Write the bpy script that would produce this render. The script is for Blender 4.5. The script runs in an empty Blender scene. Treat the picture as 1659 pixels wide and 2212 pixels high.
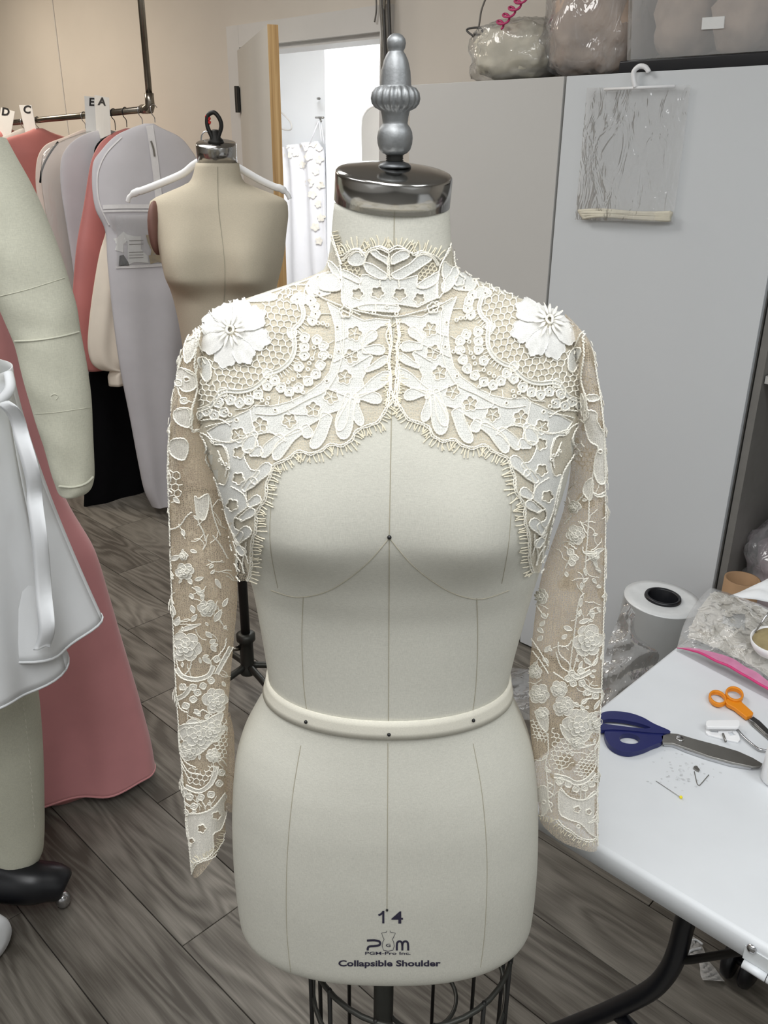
import bpy, bmesh, math, random
import numpy as np
from mathutils import Vector, Matrix, noise
from mathutils.bvhtree import BVHTree
from mathutils.geometry import delaunay_2d_cdt

random.seed(7)
SC = bpy.context.scene
COL = SC.collection
PI = math.pi
W, HH = 1659, 2212

# ------------------------------------------------------------------ camera
FPX, PITCH, ROLL, CAMZ = 1850.0, math.radians(22.9), math.radians(0.6), 1.65
_r = np.array([1.0, 0, 0])
_f = np.array([0, math.cos(PITCH), -math.sin(PITCH)])
_u = np.array([0, math.sin(PITCH), math.cos(PITCH)])
CR = _r * math.cos(ROLL) + _u * math.sin(ROLL)
CU = _u * math.cos(ROLL) - _r * math.sin(ROLL)
EYE = np.array([0, 0, CAMZ])
cam = bpy.data.cameras.new('camera')
camo = bpy.data.objects.new('camera', cam)
COL.objects.link(camo)
cam.sensor_fit = 'HORIZONTAL'
cam.sensor_width = 36.0
cam.lens = 36.0 * FPX / W
cam.clip_start = 0.02
m = Matrix(((CR[0], CU[0], -_f[0], 0), (CR[1], CU[1], -_f[1], 0), (CR[2], CU[2], -_f[2], CAMZ), (0, 0, 0, 1)))
camo.matrix_world = m
SC.camera = camo

# ------------------------------------------------------------------ world, lights, exposure
SC.view_settings.view_transform = 'Standard'
SC.view_settings.look = 'None'
SC.view_settings.gamma = 1.0
SC.view_settings.use_curve_mapping = False
SC.view_settings.exposure = 0.0
wd = bpy.data.worlds.new('world')
SC.world = wd
wd.use_nodes = True
wd.node_tree.nodes['Background'].inputs[0].default_value = (0.8, 0.85, 0.9, 1)
wd.node_tree.nodes['Background'].inputs[1].default_value = 0.15

ANG = math.radians(46)
U = np.array([-math.sin(ANG), math.cos(ANG), 0])      # along the long wall, away to the left
V = np.array([math.cos(ANG), math.sin(ANG), 0])       # towards the long wall
CEIL = 2.8
WALLV = 2.73
CABV = 2.28
def uvz(u, v, z): return U * u + V * v + np.array([0, 0, z])

def area(name, loc, sx, sy, power, col, rotz=0.0):
    l = bpy.data.lights.new(name, 'AREA'); l.shape = 'RECTANGLE'; l.size = sx; l.size_y = sy
    l.energy = power; l.color = col
    o = bpy.data.objects.new(name, l); COL.objects.link(o); o.location = loc; o.rotation_euler = (0, 0, rotz)
    return o
def fill_light(name, c, face, sx, sz, power, col):
    o = area(name, c, sx, sz, power, col)
    d = Vector(face); o.rotation_euler = d.to_track_quat('-Z', 'Z').to_euler()
    return o
area('overhead_light', uvz(-0.55, -0.65, CEIL - 0.03), 1.2, 0.6, 23.5, (0.96, 0.98, 1.0), PI / 2 + ANG)  # panel added behind the viewpoint for frontal fill on the dress form
area('overhead_light', uvz(1.6, -0.6, CEIL - 0.03), 1.2, 0.6, 14, (0.97, 0.98, 1.0), PI / 2 + ANG)  # panel added to brighten the padded arm and tunic at left
area('overhead_light', uvz(0.3, 0.0, CEIL - 0.03), 1.2, 0.6, 20, (0.97, 0.98, 0.98), PI / 2 + ANG)
area('overhead_light', uvz(-1.0, 0.9, CEIL - 0.03), 1.2, 0.6, 19, (0.92, 0.965, 1.0), PI / 2 + ANG)
area('overhead_light', uvz(2.6, 1.1, CEIL - 0.03), 1.2, 0.6, 25, (0.98, 0.97, 0.95), PI / 2 + ANG)
area('overhead_light', uvz(5.2, 1.5, CEIL - 0.03), 1.2, 0.6, 38, (1.0, 0.89, 0.74), PI / 2 + ANG)
fill_light('fill_light', uvz(0.2, -2.4, 1.95), V, 2.2, 1.2, 3.5, (0.92, 0.965, 1.0))  # no window here: frontal fill added behind the viewpoint
fill_light('fill_light', uvz(-2.8, -0.3, 1.95), U, 2.2, 1.2, 2.5, (0.90, 0.955, 1.0))  # second added fill from the right wall, not a window
area('fitting_room_light', uvz(3.8, 3.4, 2.6), 0.9, 0.7, 64, (0.93, 0.96, 1.0), PI / 2 + ANG)

# ------------------------------------------------------------------ measuring helpers (pixel of the photograph -> world point)
def ray(x, y): return _f + (x - W / 2) / FPX * CR + (HH / 2 - y) / FPX * CU
def atz(x, y, z):
    d = ray(x, y); return EYE + d * ((z - CAMZ) / d[2])
def atD(x, y, D):
    d = ray(x, y); return EYE + d * (D / d[1])
def onpl(x, y, n, c):
    d = ray(x, y); return EYE + d * ((c - EYE @ n) / (d @ n))
def onwall(x, y, c): return onpl(x, y, V, c)

def pchip(xs, ys, xq):
    xs = np.asarray(xs, float); ys = np.asarray(ys, float); xq = np.asarray(xq, float)
    h = np.diff(xs); d = np.diff(ys) / h
    mm = np.zeros(len(xs))
    for i in range(1, len(xs) - 1):
        if d[i - 1] * d[i] > 0:
            w1 = 2 * h[i] + h[i - 1]; w2 = h[i] + 2 * h[i - 1]
            mm[i] = (w1 + w2) / (w1 / d[i - 1] + w2 / d[i])
    mm[0] = d[0]; mm[-1] = d[-1]
    k = np.clip(np.searchsorted(xs, xq) - 1, 0, len(xs) - 2)
    t = (xq - xs[k]) / h[k]
    return ((2*t**3 - 3*t**2 + 1) * ys[k] + (t**3 - 2*t**2 + t) * h[k] * mm[k]
            + (-2*t**3 + 3*t**2) * ys[k+1] + (t**3 - t**2) * h[k] * mm[k+1])

# ------------------------------------------------------------------ materials
def srgb(r, g, b):
    def c(v):
        v = v / 255.0
        return v / 12.92 if v <= 0.04045 else ((v + 0.055) / 1.055) ** 2.4
    return (c(r), c(g), c(b), 1)

class NT:
    def __init__(self, name):
        self.m = bpy.data.materials.new(name); self.m.use_nodes = True
        self.t = self.m.node_tree; self.n = self.t.nodes; self.b = self.n['Principled BSDF']; self.out = self.n['Material Output']
    def new(self, typ, **kw):
        n = self.n.new(typ)
        for k, v in kw.items():
            if k.startswith('i_'):
                key = k[2:]
                key = int(key) if key.isdigit() else key.replace('_', ' ')
                n.inputs[key].default_value = v
            else: setattr(n, k, v)
        return n
    def link(self, a, b): self.t.links.new(a, b)
    def math(self, op, a, b=None):
        n = self.new('ShaderNodeMath', operation=op)
        for i, v in enumerate((a, b)):
            if v is None: continue
            if isinstance(v, (int, float)): n.inputs[i].default_value = v
            else: self.link(v, n.inputs[i])
        return n.outputs[0]
    def coords(self, scale=(1, 1, 1), kind='Object'):
        tc = self.new('ShaderNodeTexCoord'); mp = self.new('ShaderNodeMapping')
        mp.inputs['Scale'].default_value = scale
        self.link(tc.outputs[kind], mp.inputs[0]); return mp.outputs[0]
    def noise(self, vec, scale, detail=3, rough=0.5, dist=0.0):
        n = self.new('ShaderNodeTexNoise'); n.inputs['Scale'].default_value = scale; n.inputs['Detail'].default_value = detail
        n.inputs['Roughness'].default_value = rough; n.inputs['Distortion'].default_value = dist
        self.link(vec, n.inputs['Vector']); return n.outputs['Fac']
    def ramp(self, fac, stops):
        n = self.new('ShaderNodeValToRGB'); e = n.color_ramp.elements
        while len(e) < len(stops): e.new(0.5)
        for i, (p, c) in enumerate(stops): e[i].position = p; e[i].color = c
        self.link(fac, n.inputs[0]); return n.outputs[0]
    def bump(self, h, strength, dist=0.002):
        n = self.new('ShaderNodeBump'); n.inputs['Strength'].default_value = strength; n.inputs['Distance'].default_value = dist
        self.link(h, n.inputs['Height']); self.link(n.outputs[0], self.b.inputs['Normal']); return n

def plain(name, col, rough=0.5, metal=0.0, var=0.06, vs=30, bump=0.0, bs=200, spec=0.5, sheen=0.0, coat=0.0):
    t = NT(name); co = t.coords()
    n = t.noise(co, vs, 4)
    lo = tuple(c * (1 - var) for c in col[:3]) + (1,); hi = tuple(min(1, c * (1 + var)) for c in col[:3]) + (1,)
    t.link(t.ramp(n, [(0.3, lo), (0.7, hi)]), t.b.inputs['Base Color'])
    t.b.inputs['Roughness'].default_value = rough; t.b.inputs['Metallic'].default_value = metal
    t.b.inputs['Specular IOR Level'].default_value = spec
    if sheen: t.b.inputs['Sheen Weight'].default_value = sheen
    if coat: t.b.inputs['Coat Weight'].default_value = coat
    if bump: t.bump(t.noise(co, bs, 2), bump, 0.001)
    return t.m

def linen(name, col, weave=900, soil=0.0):
    t = NT(name)
    a = t.noise(t.coords((1, 1, 9)), weave / 4, 2); b = t.noise(t.coords((9, 9, 1)), weave / 4, 2)
    s = t.math('ADD', a, b)
    big = t.noise(t.coords(), 6, 4)
    s2 = t.math('ADD', t.math('MULTIPLY', s, 0.5), t.math('MULTIPLY', t.math('SUBTRACT', big, 0.5), 0.35 + soil))
    lo = tuple(c * 0.86 for c in col[:3]) + (1,); hi = tuple(min(1, c * 1.1) for c in col[:3]) + (1,)
    t.link(t.ramp(s2, [(0.3, lo), (0.7, hi)]), t.b.inputs['Base Color'])
    t.b.inputs['Roughness'].default_value = 0.85; t.b.inputs['Specular IOR Level'].default_value = 0.15
    t.bump(s, 0.18, 0.0006)
    return t.m

def clear(name, tint=(1, 1, 1, 1), opac=0.12, rough=0.06, bump=0.5, bs=14, haze=0.1, spec=1.0):
    """thin plastic film: mostly see-through, a little milky haze, glossy crinkles"""
    t = NT(name); co = t.coords((1, 1, 0.4))
    n1 = t.noise(co, bs, 3, 0.6, 1.2)
    tr = t.new('ShaderNodeBsdfTransparent'); tr.inputs[0].default_value = tint
    di = t.new('ShaderNodeBsdfDiffuse'); di.inputs[0].default_value = (0.85, 0.85, 0.85, 1)
    gl = t.new('ShaderNodeBsdfGlossy'); gl.inputs['Roughness'].default_value = rough
    bp = t.new('ShaderNodeBump'); bp.inputs['Strength'].default_value = bump; bp.inputs['Distance'].default_value = 0.02
    t.link(n1, bp.inputs['Height']); t.link(bp.outputs[0], gl.inputs['Normal']); t.link(bp.outputs[0], di.inputs['Normal'])
    m1 = t.new('ShaderNodeMixShader'); m1.inputs[0].default_value = haze
    t.link(tr.outputs[0], m1.inputs[1]); t.link(di.outputs[0], m1.inputs[2])
    lw = t.new('ShaderNodeLayerWeight'); lw.inputs[0].default_value = 0.35; t.link(bp.outputs[0], lw.inputs['Normal'])
    fac = t.math('MINIMUM', t.math('ADD', t.math('MULTIPLY', lw.outputs['Fresnel'], 0.5 * spec), opac), 0.8)
    m2 = t.new('ShaderNodeMixShader'); t.link(fac, m2.inputs[0])
    t.link(m1.outputs[0], m2.inputs[1]); t.link(gl.outputs[0], m2.inputs[2])
    t.link(m2.outputs[0], t.out.inputs[0])
    return t.m

def sheer(name, col, opac, vs=40, var=0.1, net=0.0, netscale=420, rough=0.8):
    """cloth one can partly see through; net > 0 adds a fine hexagonal hole pattern"""
    t = NT(name); co = t.coords()
    n = t.noise(co, vs, 4)
    lo = tuple(c * (1 - var) for c in col[:3]) + (1,); hi = tuple(min(1, c * (1 + var)) for c in col[:3]) + (1,)
    di = t.new('ShaderNodeBsdfDiffuse'); t.link(t.ramp(n, [(0.3, lo), (0.7, hi)]), di.inputs[0])
    tl = t.new('ShaderNodeBsdfTranslucent'); tl.inputs[0].default_value = col
    md = t.new('ShaderNodeMixShader'); md.inputs[0].default_value = 0.12
    t.link(di.outputs[0], md.inputs[1]); t.link(tl.outputs[0], md.inputs[2])
    tr = t.new('ShaderNodeBsdfTransparent')
    mx = t.new('ShaderNodeMixShader'); t.link(tr.outputs[0], mx.inputs[1]); t.link(md.outputs[0], mx.inputs[2])
    if net:
        v = t.new('ShaderNodeTexVoronoi', feature='DISTANCE_TO_EDGE'); v.inputs['Scale'].default_value = netscale
        v.inputs['Randomness'].default_value = 0.6; t.link(co, v.inputs['Vector'])
        thr = t.new('ShaderNodeMapRange'); thr.inputs[1].default_value = 0.05; thr.inputs[2].default_value = 0.2
        thr.inputs[3].default_value = min(1, opac + net); thr.inputs[4].default_value = max(0, opac - net)
        t.link(v.outputs['Distance'], thr.inputs[0]); t.link(thr.outputs[0], mx.inputs[0])
    else: mx.inputs[0].default_value = opac
    t.link(mx.outputs[0], t.out.inputs[0])
    return t.m

def floor_mat():
    t = NT('grey_oak_plank')
    tc = t.new('ShaderNodeTexCoord'); oi = t.new('ShaderNodeObjectInfo')
    off = t.new('ShaderNodeCombineXYZ')
    t.link(t.math('MULTIPLY', oi.outputs['Random'], 57.0), off.inputs[0]); t.link(t.math('MULTIPLY', oi.outputs['Random'], 31.0), off.inputs[1])
    ad = t.new('ShaderNodeVectorMath', operation='ADD'); t.link(tc.outputs['Object'], ad.inputs[0]); t.link(off.outputs[0], ad.inputs[1])
    def mapped(s):
        mp = t.new('ShaderNodeMapping'); mp.inputs['Scale'].default_value = s; t.link(ad.outputs[0], mp.inputs[0]); return mp.outputs[0]
    big = t.noise(mapped((1.3, 7.5, 1)), 1.0, 2, 0.45, 0.25)
    rings = t.math('SINE', t.math('MULTIPLY', big, 75.0))
    amp = t.noise(mapped((1.6, 5.0, 1)), 1.0, 2)
    grain = t.noise(mapped((9, 210, 1)), 1.0, 3, 0.6)
    mott = t.noise(mapped((3, 9, 1)), 1.0, 3)
    v = t.math('ADD', t.math('MULTIPLY', t.math('MULTIPLY', rings, t.math('POWER', amp, 1.5)), 0.34), t.math('MULTIPLY', grain, 0.55))
    v = t.math('ADD', v, t.math('MULTIPLY', t.math('SUBTRACT', mott, 0.5), 0.9))
    v = t.math('ADD', v, t.math('MULTIPLY', t.math('SUBTRACT', oi.outputs['Random'], 0.5), 0.25))
    c = t.ramp(v, [(0.0, srgb(82, 77, 70)), (0.3, srgb(114, 109, 101)), (0.6, srgb(138, 133, 124)), (1.0, srgb(160, 155, 145))])
    t.link(c, t.b.inputs['Base Color'])
    t.b.inputs['Roughness'].default_value = 0.5; t.b.inputs['Specular IOR Level'].default_value = 0.3
    t.bump(v, 0.08, 0.001)
    return t.m

M = dict(
    linen=linen('natural_linen', srgb(204, 202, 191)),
    linen_old=linen('aged_linen', srgb(196, 186, 166), soil=0.25),
    linen_pad=linen('padded_muslin', srgb(204, 203, 186), weave=500, soil=0.15),
    seam=plain('seam_thread', srgb(170, 164, 146), 0.9),
    tape=linen('twill_tape', srgb(220, 216, 202), weave=1500),
    pin=plain('pin_steel', srgb(60, 60, 60), 0.35, 0.9),
    chrome=plain('brushed_chrome', srgb(165, 163, 160), 0.16, 1.0, var=0.03),
    mirror=plain('mirror_glass', srgb(240, 242, 244), 0.04, 1.0, var=0.0),
    pewter_dark=plain('dark_cast_aluminium', srgb(92, 94, 96), 0.42, 0.85, var=0.1, vs=60),
    pewter=plain('cast_aluminium', srgb(146, 148, 149), 0.5, 0.85, var=0.12, vs=60, bump=0.15, bs=420),
    black_iron=plain('black_iron', srgb(38, 37, 35), 0.5, 0.5),
    grey_wire=plain('dark_wire', srgb(62, 62, 58), 0.45, 0.6),
    black=plain('black_plastic', srgb(18, 19, 24), 0.35),
    black_cloth=plain('black_cloth', srgb(13, 13, 15), 0.95, spec=0.1),
    pipe=plain('galvanised_pipe', srgb(140, 134, 124), 0.27, 1.0, var=0.15, vs=25),
    wall=plain('beige_wall_paint', srgb(215, 207, 196), 0.75, var=0.025, vs=3, bump=0.06, bs=120),
    white_paint=plain('white_paint', srgb(226, 226, 224), 0.5, var=0.02, vs=4),
    trim=plain('pale_grey_trim', srgb(206, 203, 199), 0.5, var=0.02, vs=6),
    white_room=plain('fitting_room_white', srgb(238, 240, 242), 0.7, var=0.01, vs=3),
    cab=plain('cabinet_laminate', srgb(198, 196, 192), 0.4, var=0.015, vs=2),
    cab_cool=plain('cabinet_door_laminate', srgb(211, 214, 216), 0.4, var=0.015, vs=2),
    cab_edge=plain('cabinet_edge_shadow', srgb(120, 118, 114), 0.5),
    door_face=plain('door_paint', srgb(190, 186, 178), 0.55, var=0.02, vs=4),
    table=plain('white_moulded_plastic', srgb(217, 220, 223), 0.42, var=0.03, vs=9, bump=0.05, bs=300),
    table_side=plain('white_table_skirt', srgb(205, 208, 209), 0.45, var=0.02),
    lace_cloth=sheer('lace_clothwork', srgb(234, 234, 229), 0.82, vs=400, var=0.05, net=0.14, netscale=620),
    lace_cord=plain('lace_cord', srgb(240, 236, 224), 0.85, var=0.05, vs=300, spec=0.1),
    lace_thread=plain('lace_fringe_thread', srgb(228, 220, 198), 0.85, spec=0.1),
    lace_petal=sheer('lace_petal', srgb(238, 237, 233), 0.93, vs=200, var=0.06, net=0.07, netscale=620),
    lace_sleeve=sheer('sleeve_lace_cloth', srgb(240, 237, 228), 0.84, vs=300, var=0.07, net=0.16, netscale=520),
    net_body=sheer('ecru_net', srgb(226, 214, 192), 0.36, net=0.22, netscale=430),
    net_collar=sheer('collar_net', srgb(222, 212, 194), 0.3, net=0.2, netscale=430),
    net_sleeve=sheer('nude_tulle', srgb(228, 212, 188), 0.41, net=0.2, netscale=420, var=0.1, vs=25),
    pink=plain('rose_satin', srgb(214, 146, 148), 0.5, var=0.05, vs=9, sheen=0.3),
    coral=plain('coral_satin', srgb(226, 128, 112), 0.5, var=0.05, vs=9, sheen=0.3),
    rose=plain('dusty_rose_satin', srgb(188, 116, 112), 0.55, var=0.06, vs=9, sheen=0.2),
    cream=plain('cream_cotton', srgb(230, 220, 205), 0.85, var=0.03, vs=12, spec=0.1),
    blush=plain('blush_cotton', srgb(230, 214, 204), 0.85, var=0.03, vs=12, spec=0.1),
    white_cloth=plain('white_cotton', srgb(232, 234, 236), 0.85, var=0.02, vs=16, bump=0.08, bs=700, spec=0.1),
    white_satin=plain('white_satin', srgb(238, 238, 242), 0.45, var=0.02, vs=12),
    bag=sheer('white_peva_bag', srgb(216, 214, 218), 0.92, vs=6, var=0.06),
    bag_dark=sheer('grey_peva_bag', srgb(214, 210, 206), 0.72, vs=6, var=0.06),
    bag_edge=plain('bag_piping', srgb(226, 224, 224), 0.6),
    film=clear('clear_film', opac=0.05, haze=0.13, bump=0.4, bs=20, rough=0.06),
    film_milk=clear('milky_zip_film', opac=0.04, haze=0.24, bump=0.3, bs=24, spec=0.8),
    film_soft=clear('garment_film', opac=0.04, haze=0.2, bump=0.5, bs=9),
    film_dark=clear('wrap_film', opac=0.05, haze=0.2, bump=0.7, bs=11, spec=1.0),
    bin=clear('bin_plastic', opac=0.06, haze=0.3, bump=0.25, bs=7),
    roll=plain('film_roll_side', srgb(176, 177, 176), 0.22, var=0.05, vs=5, coat=0.5),
    roll_top=plain('film_roll_end', srgb(222, 224, 224), 0.3, var=0.08, vs=22, coat=0.3),
    white_plastic=plain('white_plastic', srgb(240, 240, 241), 0.3, var=0.01),
    white_hanger=plain('white_painted_wood', srgb(232, 232, 232), 0.4, var=0.02),
    navy=plain('navy_plastic', srgb(24, 31, 90), 0.38, var=0.05),
    orange=plain('orange_plastic', srgb(226, 138, 26), 0.38, var=0.04),
    blade=plain('grey_steel', srgb(150, 148, 144), 0.38, 0.85, var=0.08),
    steel=plain('bright_steel', srgb(190, 190, 192), 0.2, 1.0),
    pinkzip=plain('magenta_zip', srgb(205, 60, 120), 0.4),
    pinkfilm=sheer('pink_zip_band', srgb(222, 140, 178), 0.75),
    yellow=plain('yellow_glass_head', srgb(232, 216, 40), 0.3),
    olive=plain('olive_plush', srgb(150, 136, 100), 0.95, var=0.12, vs=90, bump=0.3, bs=500),
    paper=plain('white_paper', srgb(226, 226, 224), 0.8, var=0.02),
    ink=plain('print_ink', srgb(42, 38, 58), 0.8),
    ink_black=plain('black_ink', srgb(24, 24, 26), 0.8),
    wood=None, floor=floor_mat(),
    card=plain('brown_cardboard', srgb(160, 128, 96), 0.85, var=0.05),
    clutter_mauve=plain('mauve_cloth', srgb(178, 160, 168), 0.8, var=0.2, vs=12),
    clutter_brown=plain('bronze_cloth', srgb(178, 158, 142), 0.7, var=0.25, vs=12),
    clutter_cream=plain('cream_bundle', srgb(214, 208, 190), 0.8, var=0.12, vs=14),
    red=plain('red_thread', srgb(200, 36, 30), 0.7),
    cable=plain('grey_cable', srgb(120, 116, 110), 0.4, 0.3),
    cable_dark=plain('dark_cable', srgb(72, 70, 68), 0.4, 0.3),
    ribbon=plain('pink_ribbon', srgb(190, 58, 110), 0.4),
    ceiling=plain('ceiling_white', srgb(225, 224, 220), 0.8, var=0.01),
    lace_cream=plain('ivory_lace_pieces', srgb(238, 233, 222), 0.85, var=0.08, vs=60),
    zipgold=plain('antique_lace', srgb(150, 130, 84), 0.8, var=0.3, vs=40),
    stain=plain('plate_dark', srgb(118, 84, 74), 0.7),
)
def wood_mat():
    t = NT('door_edge_wood'); n = t.noise(t.coords((60, 60, 1.2)), 1.0, 4, 0.6, 0.5)
    t.link(t.ramp(n, [(0.3, srgb(150, 112, 66)), (0.5, srgb(196, 160, 108)), (0.7, srgb(222, 192, 142))]), t.b.inputs['Base Color'])
    t.b.inputs['Roughness'].default_value = 0.6
    return t.m
M['wood'] = wood_mat()

# ------------------------------------------------------------------ object helpers
def thing(name, label, cat, loc, group=None):
    o = bpy.data.objects.new(name, None); COL.objects.link(o)
    o.empty_display_size = 0.05
    o.location = Vector([float(c) for c in loc]); o['label'] = label; o['category'] = cat
    if group: o['group'] = group
    return o
_loc = {}  # dark grey paints in the shade next to the cabinet door
def wloc(o):
    v = Vector((0, 0, 0))
    while o is not None:
        v = v + Vector(o.location); o = o.parent
    return v
class MB:
    """collects faces in world coordinates, then links them as one mesh object"""
    def __init__(s): s.v = []; s.f = []
    def add(s, vs, fs):
        b = len(s.v); s.v.extend([tuple(float(c) for c in p) for p in vs]); s.f.extend([tuple(i + b for i in f) for f in fs]); return s
    def grid(s, P, closeu=False, closev=False, flip=False):
        P = np.asarray(P); nu, nv = P.shape[:2]; b = len(s.v)
        s.v.extend([tuple(p) for p in P.reshape(-1, 3)])
        for i in range(nu if closeu else nu - 1):
            for j in range(nv if closev else nv - 1):
                q = (b + i * nv + j, b + i * nv + (j + 1) % nv, b + ((i + 1) % nu) * nv + (j + 1) % nv, b + ((i + 1) % nu) * nv + j)
                s.f.append(q[::-1] if flip else q)
        return s
    def box(s, c, size, ax=(None, None)):
        ex = np.array(ax[0] if ax[0] is not None else (1, 0, 0), float); ey = np.array(ax[1] if ax[1] is not None else (0, 1, 0), float)
        ez = np.cross(ex, ey); c = np.array(c, float); h = np.array(size) / 2
        vs = [c + ex * h[0] * a + ey * h[1] * b_ + ez * h[2] * d for d in (-1, 1) for b_ in (-1, 1) for a in (-1, 1)]
        return s.add(vs, [(0, 2, 3, 1), (4, 5, 7, 6), (0, 1, 5, 4), (2, 6, 7, 3), (0, 4, 6, 2), (1, 3, 7, 5)])
    def tube(s, pts, r, n=8, caps=True, closed=False):
        P = np.array([np.array(p, float) for p in pts]); k = len(P)
        rr = r if hasattr(r, '__len__') else [r] * k
        up = np.array([0.123, 0.31, 0.94]); rings = []
        for i in range(k):
            if closed: t = P[(i + 1) % k] - P[i - 1]
            else: t = P[min(i + 1, k - 1)] - P[max(i - 1, 0)]
            t = t / (np.linalg.norm(t) + 1e-12)
            if i: up = up - t * (up @ t)
            else: up = up - t * (up @ t)
            if np.linalg.norm(up) < 1e-4: up = np.cross(t, [1, 0, 0])
            up = up / np.linalg.norm(up); b = np.cross(t, up)
            rings.append([P[i] + (up * math.cos(2 * PI * j / n) + b * math.sin(2 * PI * j / n)) * rr[i] for j in range(n)])
        b0 = len(s.v)
        s.grid(np.array(rings), closeu=closed, closev=True, flip=True)
        if caps and not closed:
            s.f.append(tuple(b0 + j for j in range(n))); s.f.append(tuple(b0 + (k - 1) * n + j for j in range(n))[::-1])
        return s
    def lathe(s, prof, c, n=32, axis=(0, 0, 1), ribs=None, caps=True):
        a = np.array(axis, float); a /= np.linalg.norm(a)
        e1 = np.cross(a, [0, 1, 0.01]); e1 /= np.linalg.norm(e1); e2 = np.cross(a, e1)
        P = []
        for i, (r, h) in enumerate(prof):
            ring = []
            for j in range(n):
                t = 2 * PI * j / n; q = r
                if ribs and ribs[i]: q = r * (1 + ribs[i] * (abs(math.cos(t * 9)) - 0.6))
                ring.append(np.array(c) + a * h + (e1 * math.cos(t) + e2 * math.sin(t)) * q)
            P.append(ring)
        b0 = len(s.v); s.grid(np.array(P), closev=True)
        if caps and prof[0][0] > 1e-4: s.f.append(tuple(b0 + j for j in range(n))[::-1])
        if caps and prof[-1][0] > 1e-4: s.f.append(tuple(b0 + (len(prof) - 1) * n + j for j in range(n)))
        return s
    def ball(s, c, r, n=12):
        r = np.array(r if hasattr(r, '__len__') else (r, r, r), float)
        P = [[np.array(c) + r * [math.sin(a) * math.cos(t), math.sin(a) * math.sin(t), math.cos(a)] for t in np.linspace(0, 2 * PI, n, endpoint=False)]
             for a in np.linspace(0.001, PI - 0.001, n // 2 + 1)]
        return s.grid(np.array(P), closev=True, flip=True)
    def slab(s, outline, ex, ey, o, th):
        """flat outline (2-D list) given thickness along ex x ey"""
        ex = np.array(ex, float); ey = np.array(ey, float); ez = np.cross(ex, ey); o = np.array(o, float)
        n = len(outline); a = [o + ex * p[0] + ey * p[1] for p in outline]; b = [q + ez * th for q in a]
        fs = [tuple(range(n))[::-1], tuple(range(n, 2 * n))] + [(i, (i + 1) % n, n + (i + 1) % n, n + i) for i in range(n)]
        return s.add(a + b, fs)
    def build(s, name, mat, parent=None, smooth=True, sub=0, bevel=0, kind=None, label=None, solid=0):
        o = bpy.data.objects.new(name, bpy.data.meshes.new(name)); COL.objects.link(o)
        base = wloc(parent) if parent is not None else Vector((0, 0, 0))
        if parent is not None: o.parent = parent
        vs = [(p[0] - base.x, p[1] - base.y, p[2] - base.z) for p in s.v]
        o.data.from_pydata(vs, [], s.f)
        o.data.validate(); o.data.materials.append(mat)
        if smooth: o.data.polygons.foreach_set('use_smooth', [True] * len(o.data.polygons))
        if solid: md = o.modifiers.new('s', 'SOLIDIFY'); md.thickness = solid; md.offset = 0
        if bevel:
            md = o.modifiers.new('b', 'BEVEL'); md.width = bevel; md.segments = 2; md.limit_method = 'ANGLE'; md.angle_limit = math.radians(40)
            md2 = o.modifiers.new('w', 'WEIGHTED_NORMAL')
        if sub: md = o.modifiers.new('u', 'SUBSURF'); md.levels = sub; md.render_levels = sub
        if kind: o['kind'] = kind
        if label: o['label'] = label
        return o
    def bvh(s): return BVHTree.FromPolygons([Vector(p) for p in s.v], s.f)

def tag(o, label, cat, group=None, kind=None):
    o['label'] = label; o['category'] = cat
    if group: o['group'] = group
    if kind: o['kind'] = kind
    return o
def struct(o): o['kind'] = 'structure'; return o
def smoothpts(pts, n=6, closed=False):
    P = [np.array(p, float) for p in pts]; k = len(P); out = []
    for i in range(k if closed else k - 1):
        if closed: p0, p1, p2, p3 = P[i - 1], P[i], P[(i + 1) % k], P[(i + 2) % k]
        else: p0, p1, p2, p3 = P[max(i - 1, 0)], P[i], P[i + 1], P[min(i + 2, k - 1)]
        for j in range(n):
            t = j / n
            out.append(0.5 * ((2 * p1) + (p2 - p0) * t + (2*p0 - 5*p1 + 4*p2 - p3) * t*t + (3*p1 - p0 - 3*p2 + p3) * t**3))
    if not closed: out.append(P[-1])
    return out

# ================================================================== ROOM
def wall_uv(name, u0, u1, v, z0, z1, mat, th=0.1):
    return struct(MB().box(uvz((u0 + u1) / 2, v + th / 2, (z0 + z1) / 2), (abs(u1 - u0), th, z1 - z0), (U, V * -1 if False else V)).build(name, mat, smooth=False))

fl = struct(MB().box(uvz(3, 1.5, -0.03), (14, 8, 0.04), (U, V)).build('floor', M['cab_edge'], smooth=False))
# planks run along U; rows .21 wide with joints recessed; one mesh shared by all
PL, PWD = 1.22, 0.2105
pm = MB().box((0, 0, -0.006), (PL - 0.0022, PWD - 0.0022, 0.012)).build('plank', M['floor'], fl, smooth=False, bevel=0.0012)
pmesh = pm.data
first = True
rows = range(-2, 20)
for k in rows:
    vv = 0.70 + (k - 2) * PWD + PWD / 2 - 0.008
    st = (k * 0.437) % PL
    for j in range(-2, 5):
        uu = -0.2 + st + j * PL
        c = uvz(uu, vv, 0)
        # only where the picture can see the floor
        d = c - EYE; w = d @ _f
        if w < 0.5: continue
        x = W / 2 + FPX * (d @ CR) / w; y = HH / 2 - FPX * (d @ CU) / w
        if not (-950 < x < 2700 and 700 < y < 3300) or vv > WALLV + 0.1: continue
        o = pm if first else pm.copy()
        if not first: COL.objects.link(o)
        o.location = (c[0], c[1], 0); o.rotation_euler = (0, 0, PI / 2 + ANG)
        first = False

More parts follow.
